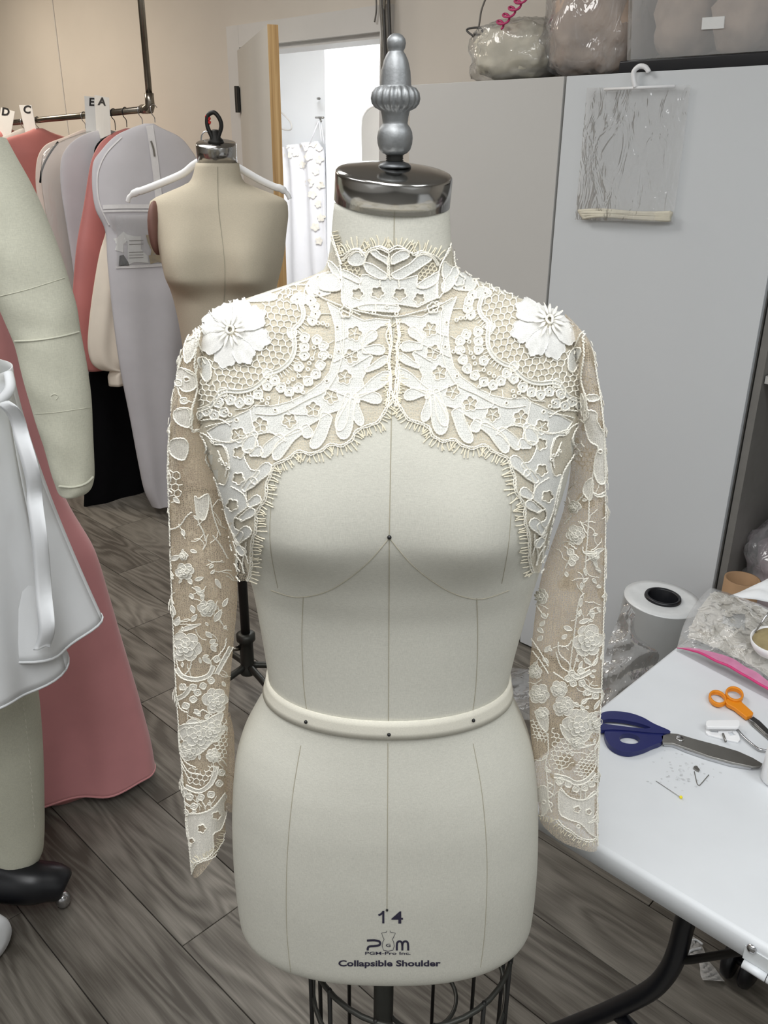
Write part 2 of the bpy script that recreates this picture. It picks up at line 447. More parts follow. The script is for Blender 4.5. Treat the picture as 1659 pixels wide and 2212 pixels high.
# long wall with the doorway (u 2.70..3.55)
DU0, DU1, DH = 2.66, 3.56, 2.075
wall = MB()
for u0, u1, z0, z1 in ((-3, DU0, 0, CEIL), (DU1, 9, 0, CEIL), (DU0, DU1, DH, CEIL)):
    wall.box(uvz((u0 + u1) / 2, WALLV + 0.06, (z0 + z1) / 2), (u1 - u0, 0.12, z1 - z0), (U, V))
struct(wall.build('wall_back', M['wall'], smooth=False))
struct(MB().box(uvz(-3, 0, CEIL / 2), (0.1, 6.6, CEIL), (U, V)).build('wall_right', M['white_paint'], smooth=False))
struct(MB().box(uvz(9, 0, CEIL / 2), (0.1, 6.6, CEIL), (U, V)).build('wall_left', M['wall'], smooth=False))
struct(MB().box(uvz(3, -2.6, CEIL / 2), (12, 0.1, CEIL), (U, V)).build('wall_front', M['white_paint'], smooth=False))
struct(MB().box(uvz(3, 0.8, CEIL + 0.05), (12.4, 8.6, 0.1), (U, V)).build('ceiling', M['ceiling'], smooth=False))
# vertical panel joint in the wall paint at left
tj = MB().box(uvz(5.32, WALLV - 0.002, CEIL / 2), (0.006, 0.006, CEIL), (U, V)).build('trim_1', M['trim'], smooth=False); struct(tj)
# door frame
fr = MB()
FW = 0.09
fr.box(uvz(DU1 + FW / 2, WALLV - 0.012, (DH + FW) / 2), (FW, 0.03, DH + FW), (U, V))
fr.box(uvz(DU0 - FW / 2 + 0.02, WALLV - 0.012, (DH + FW) / 2), (0.05, 0.03, DH + FW), (U, V))
fr.box(uvz((DU0 + DU1) / 2, WALLV - 0.012, DH + FW / 2), (DU1 - DU0, 0.029, FW), (U, V))
fr.box(uvz(DU1 - 0.01, WALLV + 0.07, DH / 2), (0.02, 0.14, DH), (U, V))
fr.box(uvz(DU0 + 0.01, WALLV + 0.07, DH / 2), (0.02, 0.14, DH), (U, V))
fr.box(uvz((DU0 + DU1) / 2, WALLV + 0.07, DH - 0.01), (DU1 - DU0 - 0.04, 0.14, 0.02), (U, V))
struct(fr.build('trim_2', M['trim'], smooth=False))
# door leaf, swung open into this room
hp = uvz(DU1 - 0.02, WALLV - 0.03, 0)
fe = atD(589, 62, 3.5); fe[2] = 0
dd = (fe - hp); DL = np.linalg.norm(dd); dd = dd / DL
dn = np.array([-dd[1], dd[0], 0])
if dn[0] > 0: dn = -dn
door = struct(MB().box(hp + dd * DL / 2 - dn * 0.0 + np.array([0, 0, 1.035]), (DL, 0.038, 2.05), (dd, np.cross([0, 0, 1], dd))).build('door_1', M['door_face'], smooth=False))
MB().box(hp + dd * (DL + 0.003) + np.array([0, 0, 1.035]), (0.006, 0.0385, 2.05), (dd, np.cross([0, 0, 1], dd))).build('door_edge', M['wood'], door, smooth=False)
hg = MB()
hc = hp + np.array([0, 0, 1.86]) + dn * 0.03
hg.tube([hc - [0, 0, 0.055], hc + [0, 0, 0.055]], 0.011, 8); hg.box(hc + dd * 0.02 , (0.05, 0.012, 0.105), (dd, dn))
hg.build('hinge', M['black_iron'], door, smooth=False)

# fitting room behind the doorway
BV = 4.55
struct(MB().box(uvz(4.5, BV, CEIL / 2), (3.1, 0.08, CEIL), (U, V)).build('wall_far', M['white_room'], smooth=False))
struct(MB().box(uvz(6.0, 3.70, CEIL / 2), (0.08, 1.65, CEIL), (U, V)).build('wall_far_left', M['white_room'], smooth=False))
struct(MB().box(uvz(2.0, 3.70, CEIL / 2), (0.08, 1.65, CEIL), (U, V)).build('wall_far_right', M['white_room'], smooth=False))
pier_u = (onwall(703, 250, 4.05) @ U)
struct(MB().box(uvz(pier_u / 2 + 1.0, 4.30, CEIL / 2), (pier_u - 2.0, 0.5, CEIL), (U, V)).build('wall_pier', M['white_room'], smooth=False))

# ================================================================== FRONT DRESS FORM
FD = 0.88
def form_grid(rows, D, nv=160, N=112, nexp=2.2, bumps=(), fillet=0.03, top_flat=True):
    rows = sorted(rows); ys = [r[0] for r in rows]
    z = np.array([(atD(r[1], r[0], D)[2] + atD(r[2], r[0], D)[2]) / 2 for r in rows])
    xl = np.array([atD(r[1], r[0], D)[0] for r in rows]); xr = np.array([atD(r[2], r[0], D)[0] for r in rows])
    zz = -z
    q = np.linspace(zz[0], zz[-1], nv)
    XL, XR = pchip(zz, xl, q), pchip(zz, xr, q)
    BF, BB = pchip(zz, [r[3] for r in rows], q), pchip(zz, [r[4] for r in rows], q)
    EX = pchip(zz, [r[5] if len(r) > 5 else nexp for r in rows], q)
    P = []
    for i in range(nv):
        cx, a = (XL[i] + XR[i]) / 2, (XR[i] - XL[i]) / 2
        ring = []
        for j in range(N):
            t = 2 * PI * j / N
            c, s_ = math.cos(t), math.sin(t); e = 2 / EX[i]
            X = cx + a * math.copysign(abs(c) ** e, c)
            Y = D + (BB[i] if s_ > 0 else BF[i]) * math.copysign(abs(s_) ** e, s_)
            Z = -q[i]
            if s_ < 0:
                for (bx, bz, amp, sx, su, sd) in bumps:
                    sz = su if Z > bz else sd
                    Y -= amp * math.exp(-((X - bx) / sx) ** 2 - ((Z - bz) / sz) ** 2) * min(1, -s_ * 1.6)
            ring.append((X, Y, Z))
        P.append(ring)
    c0 = np.array([(XL[-1] + XR[-1]) / 2, D, 0])
    last = np.array(P[-1]); zl = last[0, 2]
    for t in np.linspace(0.2, 1, 6):
        k = 1 - 0.085 * (1 - math.cos(t * PI / 2)) / 1.0
        P.append([(c0[0] + (p[0] - c0[0]) * k, c0[1] + (p[1] - c0[1]) * k, zl - fillet * math.sin(t * PI / 2)) for p in last])
    last = np.array(P[-1])
    for k in (0.7, 0.3, 0.01):
        P.append([(c0[0] + (p[0] - c0[0]) * k, c0[1] + (p[1] - c0[1]) * k, p[2] - 0.001) for p in last])
    f0 = np.array(P[0]); c1 = f0.mean(0)
    P.insert(0, [tuple(c1 + (p - c1) * 0.01) for p in f0])
    return np.array(P)

F1 = [  # y, left x, right x, front depth, back depth, exponent
    (440, 722, 971, 0.052, 0.052, 2.0), (470, 719, 972, 0.053, 0.053, 2.0), (520, 715, 975, 0.055, 0.056, 2.0), (560, 709, 981, 0.057, 0.06, 2.0),
    (580, 702, 990, 0.058, 0.064, 2.0), (600, 672, 1020, 0.060, 0.070, 2.0), (620, 618, 1072, 0.062, 0.078, 2.0), (645, 545, 1130, 0.066, 0.085, 2.0),
    (670, 478, 1192, 0.071, 0.09, 2.05), (690, 446, 1226, 0.076, 0.095, 2.1), (715, 432, 1246, 0.081, 0.1, 2.15),
    (760, 426, 1254, 0.089, 0.103, 2.25), (830, 426, 1250, 0.100, 0.105, 2.4), (920, 440, 1238, 0.108, 0.105, 2.5), (1000, 466, 1222, 0.110, 0.103, 2.5),
    (1100, 500, 1192, 0.110, 0.098, 2.4), (1200, 532, 1166, 0.108, 0.092, 2.3), (1260, 548, 1149, 0.102, 0.088, 2.2), (1340, 563, 1127, 0.098, 0.086, 2.15),
    (1420, 576, 1106, 0.0955, 0.088, 2.1), (1462, 582, 1097, 0.095, 0.092, 2.1), (1500, 568, 1107, 0.097, 0.098, 2.1), (1540, 546, 1126, 0.101, 0.106, 2.15),
    (1580, 526, 1142, 0.106, 0.114, 2.2), (1630, 512, 1153, 0.111, 0.122, 2.25), (1700, 506, 1159, 0.114, 0.128, 2.3), (1780, 505, 1160, 0.114, 0.128, 2.35),
    (1860, 509, 1157, 0.112, 0.124, 2.4), (1920, 515, 1152, 0.110, 0.118, 2.4), (1955, 520, 1147, 0.109, 0.116, 2.4)]
bz = 1.65 - 0.345
BUMPS = [(-0.082, bz, 0.041, 0.072, 0.12, 0.052), (0.095, bz, 0.041, 0.072, 0.12, 0.052), (0.006, bz + 0.02, 0.016, 0.05, 0.12, 0.07)]
G1 = form_grid(F1, FD, bumps=BUMPS)
b1 = MB().grid(G1, closev=True, flip=False)
BODY = b1.bvh()
form = thing('dress_form', 'linen dress form on a wire-cage stand, wearing the lace bolero', 'dress form', (0.0, FD, 0.0))
b1.build('torso', M['linen'], form)

def proj_body(bv, off=0.0):
    def f(x, y, extra=0.0):
        d = Vector(ray(x, y)); h = bv.ray_cast(Vector(EYE), d)
        if h[0] is None: return None
        n = h[1] if h[1].dot(d) < 0 else -h[1]
        return np.array(h[0] + n * (off + extra)), np.array(n)
    return f
PB = proj_body(BODY)

def resample(pts, step, closed=False):
    P = [np.array(p[:2], float) for p in pts]
    if closed: P = P + [P[0]]
    out = [P[0]]; carry = 0.0
    for a, b in zip(P[:-1], P[1:]):
        L = np.linalg.norm(b - a)
        if L < 1e-6: continue
        t = step - carry
        while t <= L:
            out.append(a + (b - a) * t / L); t += step
        carry = L - (t - step)
    if np.linalg.norm(out[-1] - P[-1]) > step * 0.3 and not closed: out.append(P[-1])
    return out
def thread(mb, pj, pts, r, off=0.0, step=2.6, wig=0.0, smooth=True, closed=False, wl=7.0):
    """a raised thread laid on a surface along a measured path"""
    if smooth and len(pts) > 2: pts = smoothpts(pts, 6, closed)
    Q = resample(pts, step, closed); ph = random.random() * 9
    segs = []; cur = []
    k = len(Q)
    for i, q in enumerate(Q):
        if wig:
            t = Q[min(i + 1, k - 1)] - Q[max(i - 1, 0)]; L = np.linalg.norm(t) + 1e-6
            s = wig * math.sin(i * step * 2 * PI / wl + ph) * (0.6 + 0.8 * random.random())
            q = q + np.array([-t[1], t[0]]) / L * s
        h = pj(q[0], q[1], off)
        if h is None or (cur and np.linalg.norm(h[0] - cur[-1][0]) > 0.02):
            if len(cur) > 1: segs.append(cur)
            cur = []
            if h is None: continue
        cur.append(h)
    if len(cur) > 1: segs.append(cur)
    for s in segs:
        n = len(s); cl = closed and len(segs) == 1 and np.linalg.norm(s[0][0] - s[-1][0]) < 0.006
        vs = []; fs = []
        for i in range(n):
            a = s[i - 1][0] if (i or cl) else s[0][0]; b = s[(i + 1) % n][0] if (i < n - 1 or cl) else s[-1][0]
            t = b - a; t /= np.linalg.norm(t) + 1e-9
            N = s[i][1]; B = np.cross(N, t); B /= np.linalg.norm(B) + 1e-9; p = s[i][0]
            vs += [p + B * r, p + N * r * 1.3 + B * r * 0.35, p + N * r * 1.3 - B * r * 0.35, p - B * r]
        for i in range(n if cl else n - 1):
            a = i * 4; b = ((i + 1) % n) * 4
            for j in range(3): fs.append((a + j, b + j, b + j + 1, a + j + 1))
        mb.add(vs, fs)
def inpoly(P, poly):
    P = np.asarray(P); poly = np.asarray(poly); x, y = P[:, 0], P[:, 1]; r = np.zeros(len(P), bool); n = len(poly); j = n - 1
    for i in range(n):
        xi, yi = poly[i]; xj, yj = poly[j]
        c = ((yi > y) != (yj > y)) & (x < (xj - xi) * (y - yi) / (yj - yi + 1e-12) + xi); r ^= c; j = i
    return r
def patch(mb, pj, outline, holes=(), off=0.0, s=8.0, dome=0.0):
    """a piece of cloth with the given outline (and holes) laid on a surface"""
    pts = [np.array(p[:2], float) for p in outline]; loops = [pts] + [[np.array(p[:2], float) for p in h] for h in holes]
    allv = []; ed = []
    for lp in loops:
        b = len(allv); allv += lp; ed += [(b + i, b + (i + 1) % len(lp)) for i in range(len(lp))]
    A = np.array(pts); lo, hi = A.min(0), A.max(0)
    gx, gy = np.meshgrid(np.arange(lo[0] + s / 2, hi[0], s), np.arange(lo[1] + s / 2, hi[1], s))
    g = np.stack([gx.ravel(), gy.ravel()], 1)
    if len(g):
        k = inpoly(g, pts)
        for h in loops[1:]: k &= ~inpoly(g, h)
        g = g[k]
        allv = allv + list(g)
    v, e, f, *_ = delaunay_2d_cdt([Vector((float(p[0]), float(p[1]))) for p in allv], ed, [], 0, 1e-4)
    v = np.array([tuple(p) for p in v]); f = np.array([t for t in f if len(t) == 3])
    if len(f) == 0: return
    c = v[f].mean(1); k = inpoly(c, pts)
    for h in loops[1:]: k &= ~inpoly(c, h)
    H = [pj(p[0], p[1], off) for p in v]
    idx = {}; vs = []; fs = []
    for t in f[k]:
        if any(H[i] is None for i in t): continue
        if max(np.linalg.norm(H[t[a]][0] - H[t[a - 1]][0]) for a in range(3)) > 0.045: continue
        q = []
        for i in t:
            if i not in idx: idx[i] = len(vs); vs.append(H[i][0])
            q.append(idx[i])
        n = np.cross(vs[q[1]] - vs[q[0]], vs[q[2]] - vs[q[0]])
        fs.append(tuple(q) if n @ H[t[0]][1] > 0 else tuple(q[::-1]))
    mb.add(vs, fs)
def circ(x, y, r, n=14, ry=None, rot=0.0):
    ry = r if ry is None else ry; c, s = math.cos(rot), math.sin(rot)
    return [(x + r * math.cos(2*PI*i/n) * c - ry * math.sin(2*PI*i/n) * s, y + r * math.cos(2*PI*i/n) * s + ry * math.sin(2*PI*i/n) * c) for i in range(n)]
def star5(x, y, r, n=40, rot=0.0, k=0.32):
    return [(x + r * (1 - k + k * abs(math.cos(2.5 * (2*PI*i/n + rot)))) * math.cos(2*PI*i/n), y + r * (1 - k + k * abs(math.cos(2.5 * (2*PI*i/n + rot)))) * math.sin(2*PI*i/n)) for i in range(n)]
def leafpts(x, y, ang, L, w, n=8):
    c, s = math.cos(ang), math.sin(ang); up = []; dn = []
    for i in range(n + 1):
        t = i / n; h = w / 2 * math.sin(PI * t ** 0.8) * (1 if 0 < i < n else 0); lx = (t - 0.5) * L
        up.append((x + lx * c - h * s, y + lx * s + h * c)); dn.append((x + lx * c + h * s, y + lx * s - h * c))
    return up + dn[-2:0:-1]

# seams of the form, pins and the waist tape
sm = MB(); thread(sm, PB, [(852, 456), (848, 700), (845, 930), (841, 1160)], 0.0005, 0.0, 6); sm.build('seam', M['seam'], form)
sm = MB(); thread(sm, PB, [(841, 1160), (840, 1400), (839, 1560)], 0.0005, 0.0, 6); sm.build('seam', M['seam'], form)
sm = MB(); thread(sm, PB, [(838, 1605), (837, 1800), (836, 1965)], 0.0005, 0.0, 6); sm.build('seam', M['seam'], form)
sm = MB(); thread(sm, PB, [(841, 1162), (800, 1210), (750, 1252), (700, 1280), (640, 1290), (585, 1275)], 0.0005, 0.0, 6); sm.build('seam', M['seam'], form)
sm = MB(); thread(sm, PB, [(841, 1162), (885, 1215), (935, 1256), (985, 1284), (1040, 1294), (1100, 1275)], 0.0005, 0.0, 6); sm.build('seam', M['seam'], form)
sm = MB(); thread(sm, PB, [(655, 1290), (652, 1380), (656, 1480), (664, 1545)], 0.0005, 0.0, 6); sm.build('seam', M['seam'], form)
sm = MB(); thread(sm, PB, [(1030, 1292), (1032, 1380), (1028, 1480), (1020, 1545)], 0.0005, 0.0, 6); sm.build('seam', M['seam'], form)
sm = MB(); thread(sm, PB, [(650, 1610), (632, 1720), (620, 1860), (619, 2000), (628, 2100)], 0.0005, 0.0, 6); sm.build('seam', M['seam'], form)
sm = MB(); thread(sm, PB, [(1022, 1606), (1042, 1720), (1052, 1860), (1048, 2000), (1038, 2090)], 0.0005, 0.0, 6); sm.build('seam', M['seam'], form)
sm = MB(); thread(sm, PB, [(600, 1010), (586, 1090), (584, 1180), (600, 1270)], 0.0004, 0.0, 6); sm.build('seam', M['seam'], form)
sm = MB(); thread(sm, PB, [(1100, 1010), (1104, 1090), (1098, 1180), (1084, 1260)], 0.0004, 0.0, 6); sm.build('seam', M['seam'], form)
tp = MB(); rim = MB()
tz0 = atD(582, 1463, FD)[2]; 
iz = int(np.argmin([abs(r[0][2] - tz0) for r in G1[5:150]])) + 5
c0 = G1[iz].mean(0)
def tape_ring(dz, off):
    z = c0[2] + dz; k = int(np.argmin([abs(r[0][2] - z) for r in G1[5:150]])) + 5; R = G1[k]; cc = R.mean(0)
    return np.array([[*(cc[:2] + (p[:2] - cc[:2]) * (1 + off / np.linalg.norm(p[:2] - cc[:2]))), z] for p in R])
tp.grid(np.array([tape_ring(0.011, 0.0002), tape_ring(0.011, 0.003), tape_ring(0.004, 0.004), tape_ring(-0.004, 0.004), tape_ring(-0.012, 0.0035), tape_ring(-0.012, 0.0002)]), closev=True)
tp.build('waist_tape', M['tape'], form)
for x, y in ((840, 1582), (665, 1556), (1018, 1552), (841, 1160), (836, 1965)):
    h = PB(x, y, 0.0045 if 1500 < y < 1600 else 0.0008)
    MB().ball(h[0], 0.0022 if y != 1965 else 0.0016, 10).build('pin', M['pin'], form)

# neck cap, tilted a little towards the camera and to the right
nc = (atD(722, 430, FD) + atD(972, 445, FD)) / 2; nr = np.linalg.norm(atD(722, 430, FD) - atD(972, 445, FD)) / 2
cax = np.array([0.055, -0.15, 0.98]); cax /= np.linalg.norm(cax)
r0 = nr * 1.0
cap = MB().lathe([(r0 * 0.97, 0.0), (r0, 0.0), (r0, 0.0235), (r0 * 0.993, 0.0262), (r0 * 0.965, 0.0280), (r0 * 0.90, 0.0292), (r0 * 0.6, 0.0315), (r0 * 0.3, 0.0325), (0.0001, 0.033)], nc, 72, cax)
cap.build('neck_cap', M['chrome'], form)
k = 0.0001381
fb = nc + cax * 0.0322
fa = np.array([0.0, -0.03, 1.0])
MB().lathe([(114 * k, 0), (112 * k, 10 * k), (98 * k, 24 * k), (66 * k, 36 * k), (56 * k, 40 * k)], fb, 48, fa).build('finial_washer', M['pewter_dark'], form)
tp_ = [(56 * k, 38 * k)]
for q in range(4): tp_ += [(62 * k, (44 + q * 11) * k), (54 * k, (49 + q * 11) * k)]
MB().lathe(tp_, fb, 32, fa).build('finial_thread', M['black_iron'], form)
prof = [(58, 78), (84, 90), (106, 112), (118, 150), (121, 185), (116, 222), (102, 250), (88, 266), (84, 276), (86, 290), (90, 320), (97, 350),
        (128, 368), (150, 395), (156, 425), (150, 460), (128, 490), (105, 500), (104, 505), (96, 590), (80, 650), (62, 685), (52, 698), (48, 705), (58, 722), (63, 750), (58, 775), (40, 795), (20, 804), (0.1, 806)]
fin = MB().lathe([(r * k, h * k) for r, h in prof], fb, 72, fa, ribs=[0.16 if 368 <= h <= 490 else 0 for r, h in prof])
fin.build('finial', M['pewter'], form)

# stand: pole, wire cage and a base below the frame
bx, by = atD(829, 2112, FD)[0], FD
st = MB().tube([(bx, by, 0.06), (bx, by, 0.70)], 0.0145, 16); st.build('pole', M['grey_wire'], form)
cc = np.array([0.045, FD + 0.03, 0])
for j in range(12):
    a = 2 * PI * (j + 0.35) / 12
    p = cc + np.array([math.cos(a) * 0.147, math.sin(a) * 0.147, 0])
    MB().tube([p + [0, 0, 0.605], p + [0, 0, 0.16]], 0.0032, 6).build('cage_wire', M['black_iron'], form)
for z, r in ((0.60, 0.147), (0.50, 0.144), (0.17, 0.147)):
    MB().tube([cc + np.array([math.cos(t) * r, math.sin(t) * r, z]) for t in np.linspace(0, 2 * PI, 40, endpoint=False)], 0.0038, 6, closed=True).build('cage_ring', M['grey_wire'], form)
MB().tube([np.array([0.062 + math.cos(t) * 0.055, FD + 0.03 + math.sin(t) * 0.055, 0.47]) for t in np.linspace(0, 2 * PI, 32, endpoint=False)], 0.0032, 6, closed=True).build('cage_ring', M['grey_wire'], form)
bs = MB()
bs.lathe([(0.03, 0.02), (0.22, 0.02), (0.22, 0.035), (0.05, 0.06), (0.025, 0.1), (0.0146, 0.1)], (bx, by, 0), 32); bs.build('base', M['black_iron'], form)
for j in range(4):
    a = PI / 4 + j * PI / 2
    MB().ball((bx + 0.19 * math.cos(a), by + 0.19 * math.sin(a), 0.0125), 0.0125, 10).build('caster', M['black'], form)

# printed size and maker's mark on the linen
def text_patch(mb, s, x, y, h, width=None, bold=0.0, pj=PB, off=0.0005, rot=0.0):
    cu = bpy.data.curves.new('t', 'FONT'); cu.body = s; cu.size = 1.0; cu.offset = bold; cu.resolution_u = 3
    o = bpy.data.objects.new('t', cu); COL.objects.link(o)
    me = bpy.data.meshes.new_from_object(o.evaluated_get(bpy.context.evaluated_depsgraph_get()))
    P = np.array([v.co[:2] for v in me.vertices]); Fc = [tuple(p.vertices) for p in me.polygons]
    bpy.data.objects.remove(o); bpy.data.curves.remove(cu); bpy.data.meshes.remove(me)
    lo, hi = P.min(0), P.max(0)
    sy = h / 0.729; sx = sy if width is None else width / (hi[0] - lo[0])
    cx = (lo[0] + hi[0]) / 2
    H = []
    for p in P:
        a, b = (p[0] - cx) * sx, -p[1] * sy
        H.append(pj(x + a * math.cos(rot) - b * math.sin(rot), y + a * math.sin(rot) + b * math.cos(rot), off))
    ok = [i for i, h in enumerate(H) if h is not None]; idx = {i: k for k, i in enumerate(ok)}
    mb.add([H[i][0] for i in ok], [tuple(idx[i] for i in f) for f in Fc if all(i in idx for i in f)])
def ribbon(mb, pj, pts, w, off=0.0005, smooth=True, closed=False):
    if smooth: pts = smoothpts(pts, 6, closed)
    if closed: pts = list(pts) + [pts[0]]
    pts = [np.array(p[:2], float) for p in pts]; vs = []; n = len(pts)
    for i in range(n):
        t = pts[min(i + 1, n - 1)] - pts[max(i - 1, 0)]; t /= np.linalg.norm(t) + 1e-9; q = np.array([-t[1], t[0]]) * w / 2
        vs.append([pj(*(pts[i] + q * s), off) for s in (1, -1)])
    for a, b in zip(vs[:-1], vs[1:]):
        if None in a or None in b: continue
        mb.add([a[0][0], a[1][0], b[1][0], b[0][0]], [(0, 1, 2, 3)])
def z5(x, y): return (480 + x / 2.37, 1880 + y / 2.37)
tx = MB(); text_patch(tx, '4', 858, 1994, 27, 25, 0.012); ribbon(tx, PB, [(828, 1967), (828, 1994)], 4.6, smooth=False); ribbon(tx, PB, [(817.5, 1976.5), (823, 1974), (828, 1969)], 4.2); tx.build('size_number', M['ink'], form, smooth=False)
tx = MB()
ribbon(tx, PB, [z5(*p) for p in ((741, 358), (780, 357), (803, 362), (809, 372), (803, 382), (780, 386), (755, 388), (746, 396), (745, 409))], 4.6)
ribbon(tx, PB, [z5(*p) for p in ((894, 409), (894, 385), (897, 368), (908, 362), (919, 368), (922, 385), (922, 409))], 4.4)
ribbon(tx, PB, [z5(*p) for p in ((922, 385), (926, 368), (938, 362), (949, 368), (952, 385), (952, 409))], 4.4)
for pl in ([(843, 308), (840, 316), (816, 320), (823, 340), (829, 352), (822, 366), (819, 386), (826, 408), (850, 412), (874, 408), (881, 386), (878, 366), (871, 352), (878, 340), (887, 320), (862, 316), (859, 308)],):
    ribbon(tx, PB, [z5(*p) for p in pl], 1.1, smooth=False)
text_patch(tx, 'G', *z5(850, 390), 6.5, 10, 0.02)
text_patch(tx, 'PGM-Pro Inc.', *z5(848, 430), 6.2, 98, 0.02)
tx.build('maker_logo', M['ink'], form, smooth=False)
tx = MB(); text_patch(tx, 'Collapsible Shoulder', *z5(857, 489), 13.0, 221, 0.03); tx.build('shoulder_print', M['ink'], form, smooth=False)

# ================================================================== LACE BOLERO (worn by the front form)
bol = thing('lace_bolero', 'ivory floral lace bolero with high collar and long sleeves on the front form', 'bolero', (0.0, FD, 1.42))
def Z4(*p): return [(380 + x / 3.456, 480 + y / 3.456) for x, y in p]
def Z9(*p): return [(360 + x / 4.915, 850 + y / 4.915) for x, y in p]
def Z7(*p): return [(680 + x / 4.88, 360 + y / 4.88) for x, y in p]
def L2(*p): return [(360 + x / 3.456, 1280 + y / 3.456) for x, y in p]
def R3(*p): return [(1080 + x / 4.915, 850 + y / 4.915) for x, y in p]
def R4(*p): return [(1080 + x / 3.814, 1280 + y / 3.814) for x, y in p]
def mirror(x, y): return 849 + (849 - x) * 0.962, y - 6 - 12 * ((849 - x) / 343)
PBR = lambda x, y, e=0.0: PB(*mirror(x, y), e)
def both():
    yield PB
    yield PBR

net, cloth, cord, frng, hexn, eye = MB(), MB(), MB(), MB(), MB(), MB()
CORD = 0.00074
def cloth_piece(pj, outline, holes=(), off=0.0013, s=8.0, edge=True, smooth=True, mb=None, cmb=None, r=CORD, wig=0.7):
    ol = smoothpts(outline, 5, True) if smooth else outline
    patch(mb or cloth, pj, ol, holes, off, s)
    if edge: thread(cmb or cord, pj, ol, r, off, wig=wig, smooth=False, closed=True)
    for h in holes: thread(cmb or cord, pj, h, r, off, wig=wig * 0.7, smooth=False, closed=True)
def eyelet_blob(pj, x, y, R=9.5, hole=3.0, off=0.0018, mb=None, cmb=None, lobes=4):
    ph = random.random() * 6
    ol = [(x + R * (1 + 0.09 * math.sin(lobes * t + ph)) * math.cos(t), y + R * (1 + 0.09 * math.sin(lobes * t + ph)) * math.sin(t)) for t in np.linspace(0, 2 * PI, 20, endpoint=False)]
    hl = circ(x, y, hole, 10)
    patch(mb or cloth, pj, ol, [hl], off, 6)
    thread(cmb or cord, pj, ol, CORD, off, wig=0.5, smooth=False, closed=True)
    thread(cmb or cord, pj, hl, CORD * 0.7, off, smooth=False, closed=True, step=2)
def ring(pj, x, y, r=4.0, off=0.0028, mb=None): thread(mb or cord, pj, circ(x, y, r, 12), CORD * 0.9, off, smooth=False, closed=True, step=2)
def fringe(mb, pj, path, side, L=17, gap=6.0, off=0.0012, double=True, cmb=None, r=0.00062):
    P = smoothpts(path, 8)
    thread(cmb or cord, pj, P, CORD, off + 0.0006, wig=0.8, smooth=False)
    if double:
        Q = resample(P, 5); Q2 = []
        for i, q in enumerate(Q):
            t = Q[min(i + 1, len(Q) - 1)] - Q[max(i - 1, 0)]; t = t / (np.linalg.norm(t) + 1e-9); n = np.array([-t[1], t[0]]) * side
            Q2.append(q + n * (4.0 + 1.2 * math.sin(i * 1.3)))
        thread(cmb or cord, pj, Q2, CORD * 0.8, off + 0.0006, wig=0.9, smooth=False)
    Q = resample(P, gap)
    for i, q in enumerate(Q):
        t = Q[min(i + 1, len(Q) - 1)] - Q[max(i - 1, 0)]; t = t / (np.linalg.norm(t) + 1e-9); n = np.array([-t[1], t[0]]) * side
        a = random.uniform(-0.18, 0.18); d = n * math.cos(a) + t * math.sin(a); l = L * random.uniform(0.75, 1.2)
        c = random.uniform(-2.5, 2.5)
        thread(mb, pj, [q, q + d * l * 0.5 + t * c, q + d * l + t * c * 0.2], r, off, 3.5, wig=0.35)
        if random.random() < 0.15:
            q2 = q + d * l * 0.5 + t * c
            thread(mb, pj, [q2, q2 + (d * math.cos(0.6) + t * math.sin(0.6)) * l * 0.45], r, off, 3.5)
def hexnet(mb, pj, poly, cell=15.5, off=0.0014, r=0.0006, excl=(), rot=0.15):
    A = np.array(poly); lo, hi = A.min(0) - cell, A.max(0) + cell; cx = (lo + hi) / 2; done = []
    R = cell / math.sqrt(3); c_, s_ = math.cos(rot), math.sin(rot); n = int(max(hi - lo) / cell) + 3
    for i in range(-n, n):
        for j in range(-n, n):
            x = cell * (i + 0.5 * (j & 1)); y = R * 1.5 * j
            vs = [(x + R * math.sin(PI / 3 * k), y + R * math.cos(PI / 3 * k)) for k in range(4)]
            for a, b in zip(vs[:-1], vs[1:]):
                p = [np.array((cx[0] + q[0] * c_ - q[1] * s_, cx[1] + q[0] * s_ + q[1] * c_)) for q in (a, b)]
                mid = (p[0] + p[1]) / 2
                if not inpoly([mid], poly)[0] or any(inpoly([mid], e)[0] for e in excl): continue
                def jit(q): 
                    h = math.sin(q[0] * 12.9 + q[1] * 78.2) * 43758.5; k = math.sin(q[0] * 39.3 + q[1] * 11.1) * 24634.6
                    return q + (np.array([h - math.floor(h), k - math.floor(k)]) - 0.5) * cell * 0.2
                thread(mb, pj, [jit(p[0].round(2)), jit(p[1].round(2))], r, off, 3.2, wig=0.25)
def lobe(pj, base, tip, w0, w1, off=0.0016, mb=None, cmb=None, bend=0.0):
    """a rounded petal-like lobe from base to tip"""
    b, t = np.array(base, float), np.array(tip, float); d = t - b; L = np.linalg.norm(d); d /= L; n = np.array([-d[1], d[0]])
    prof = [(0, w0), (0.3, w0 * 0.55 + w1 * 0.45), (0.62, w1), (0.86, w1 * 0.86), (0.97, w1 * 0.45), (1.0, 0)]
    up = [b + d * L * s + n * (w / 2 + bend * L * math.sin(PI * s)) for s, w in prof]; dn = [b + d * L * s - n * (w / 2 - bend * L * math.sin(PI * s)) for s, w in prof[:-1]]
    cloth_piece(pj, [tuple(p) for p in up + dn[::-1]], off=off, s=9, mb=mb, cmb=cmb)

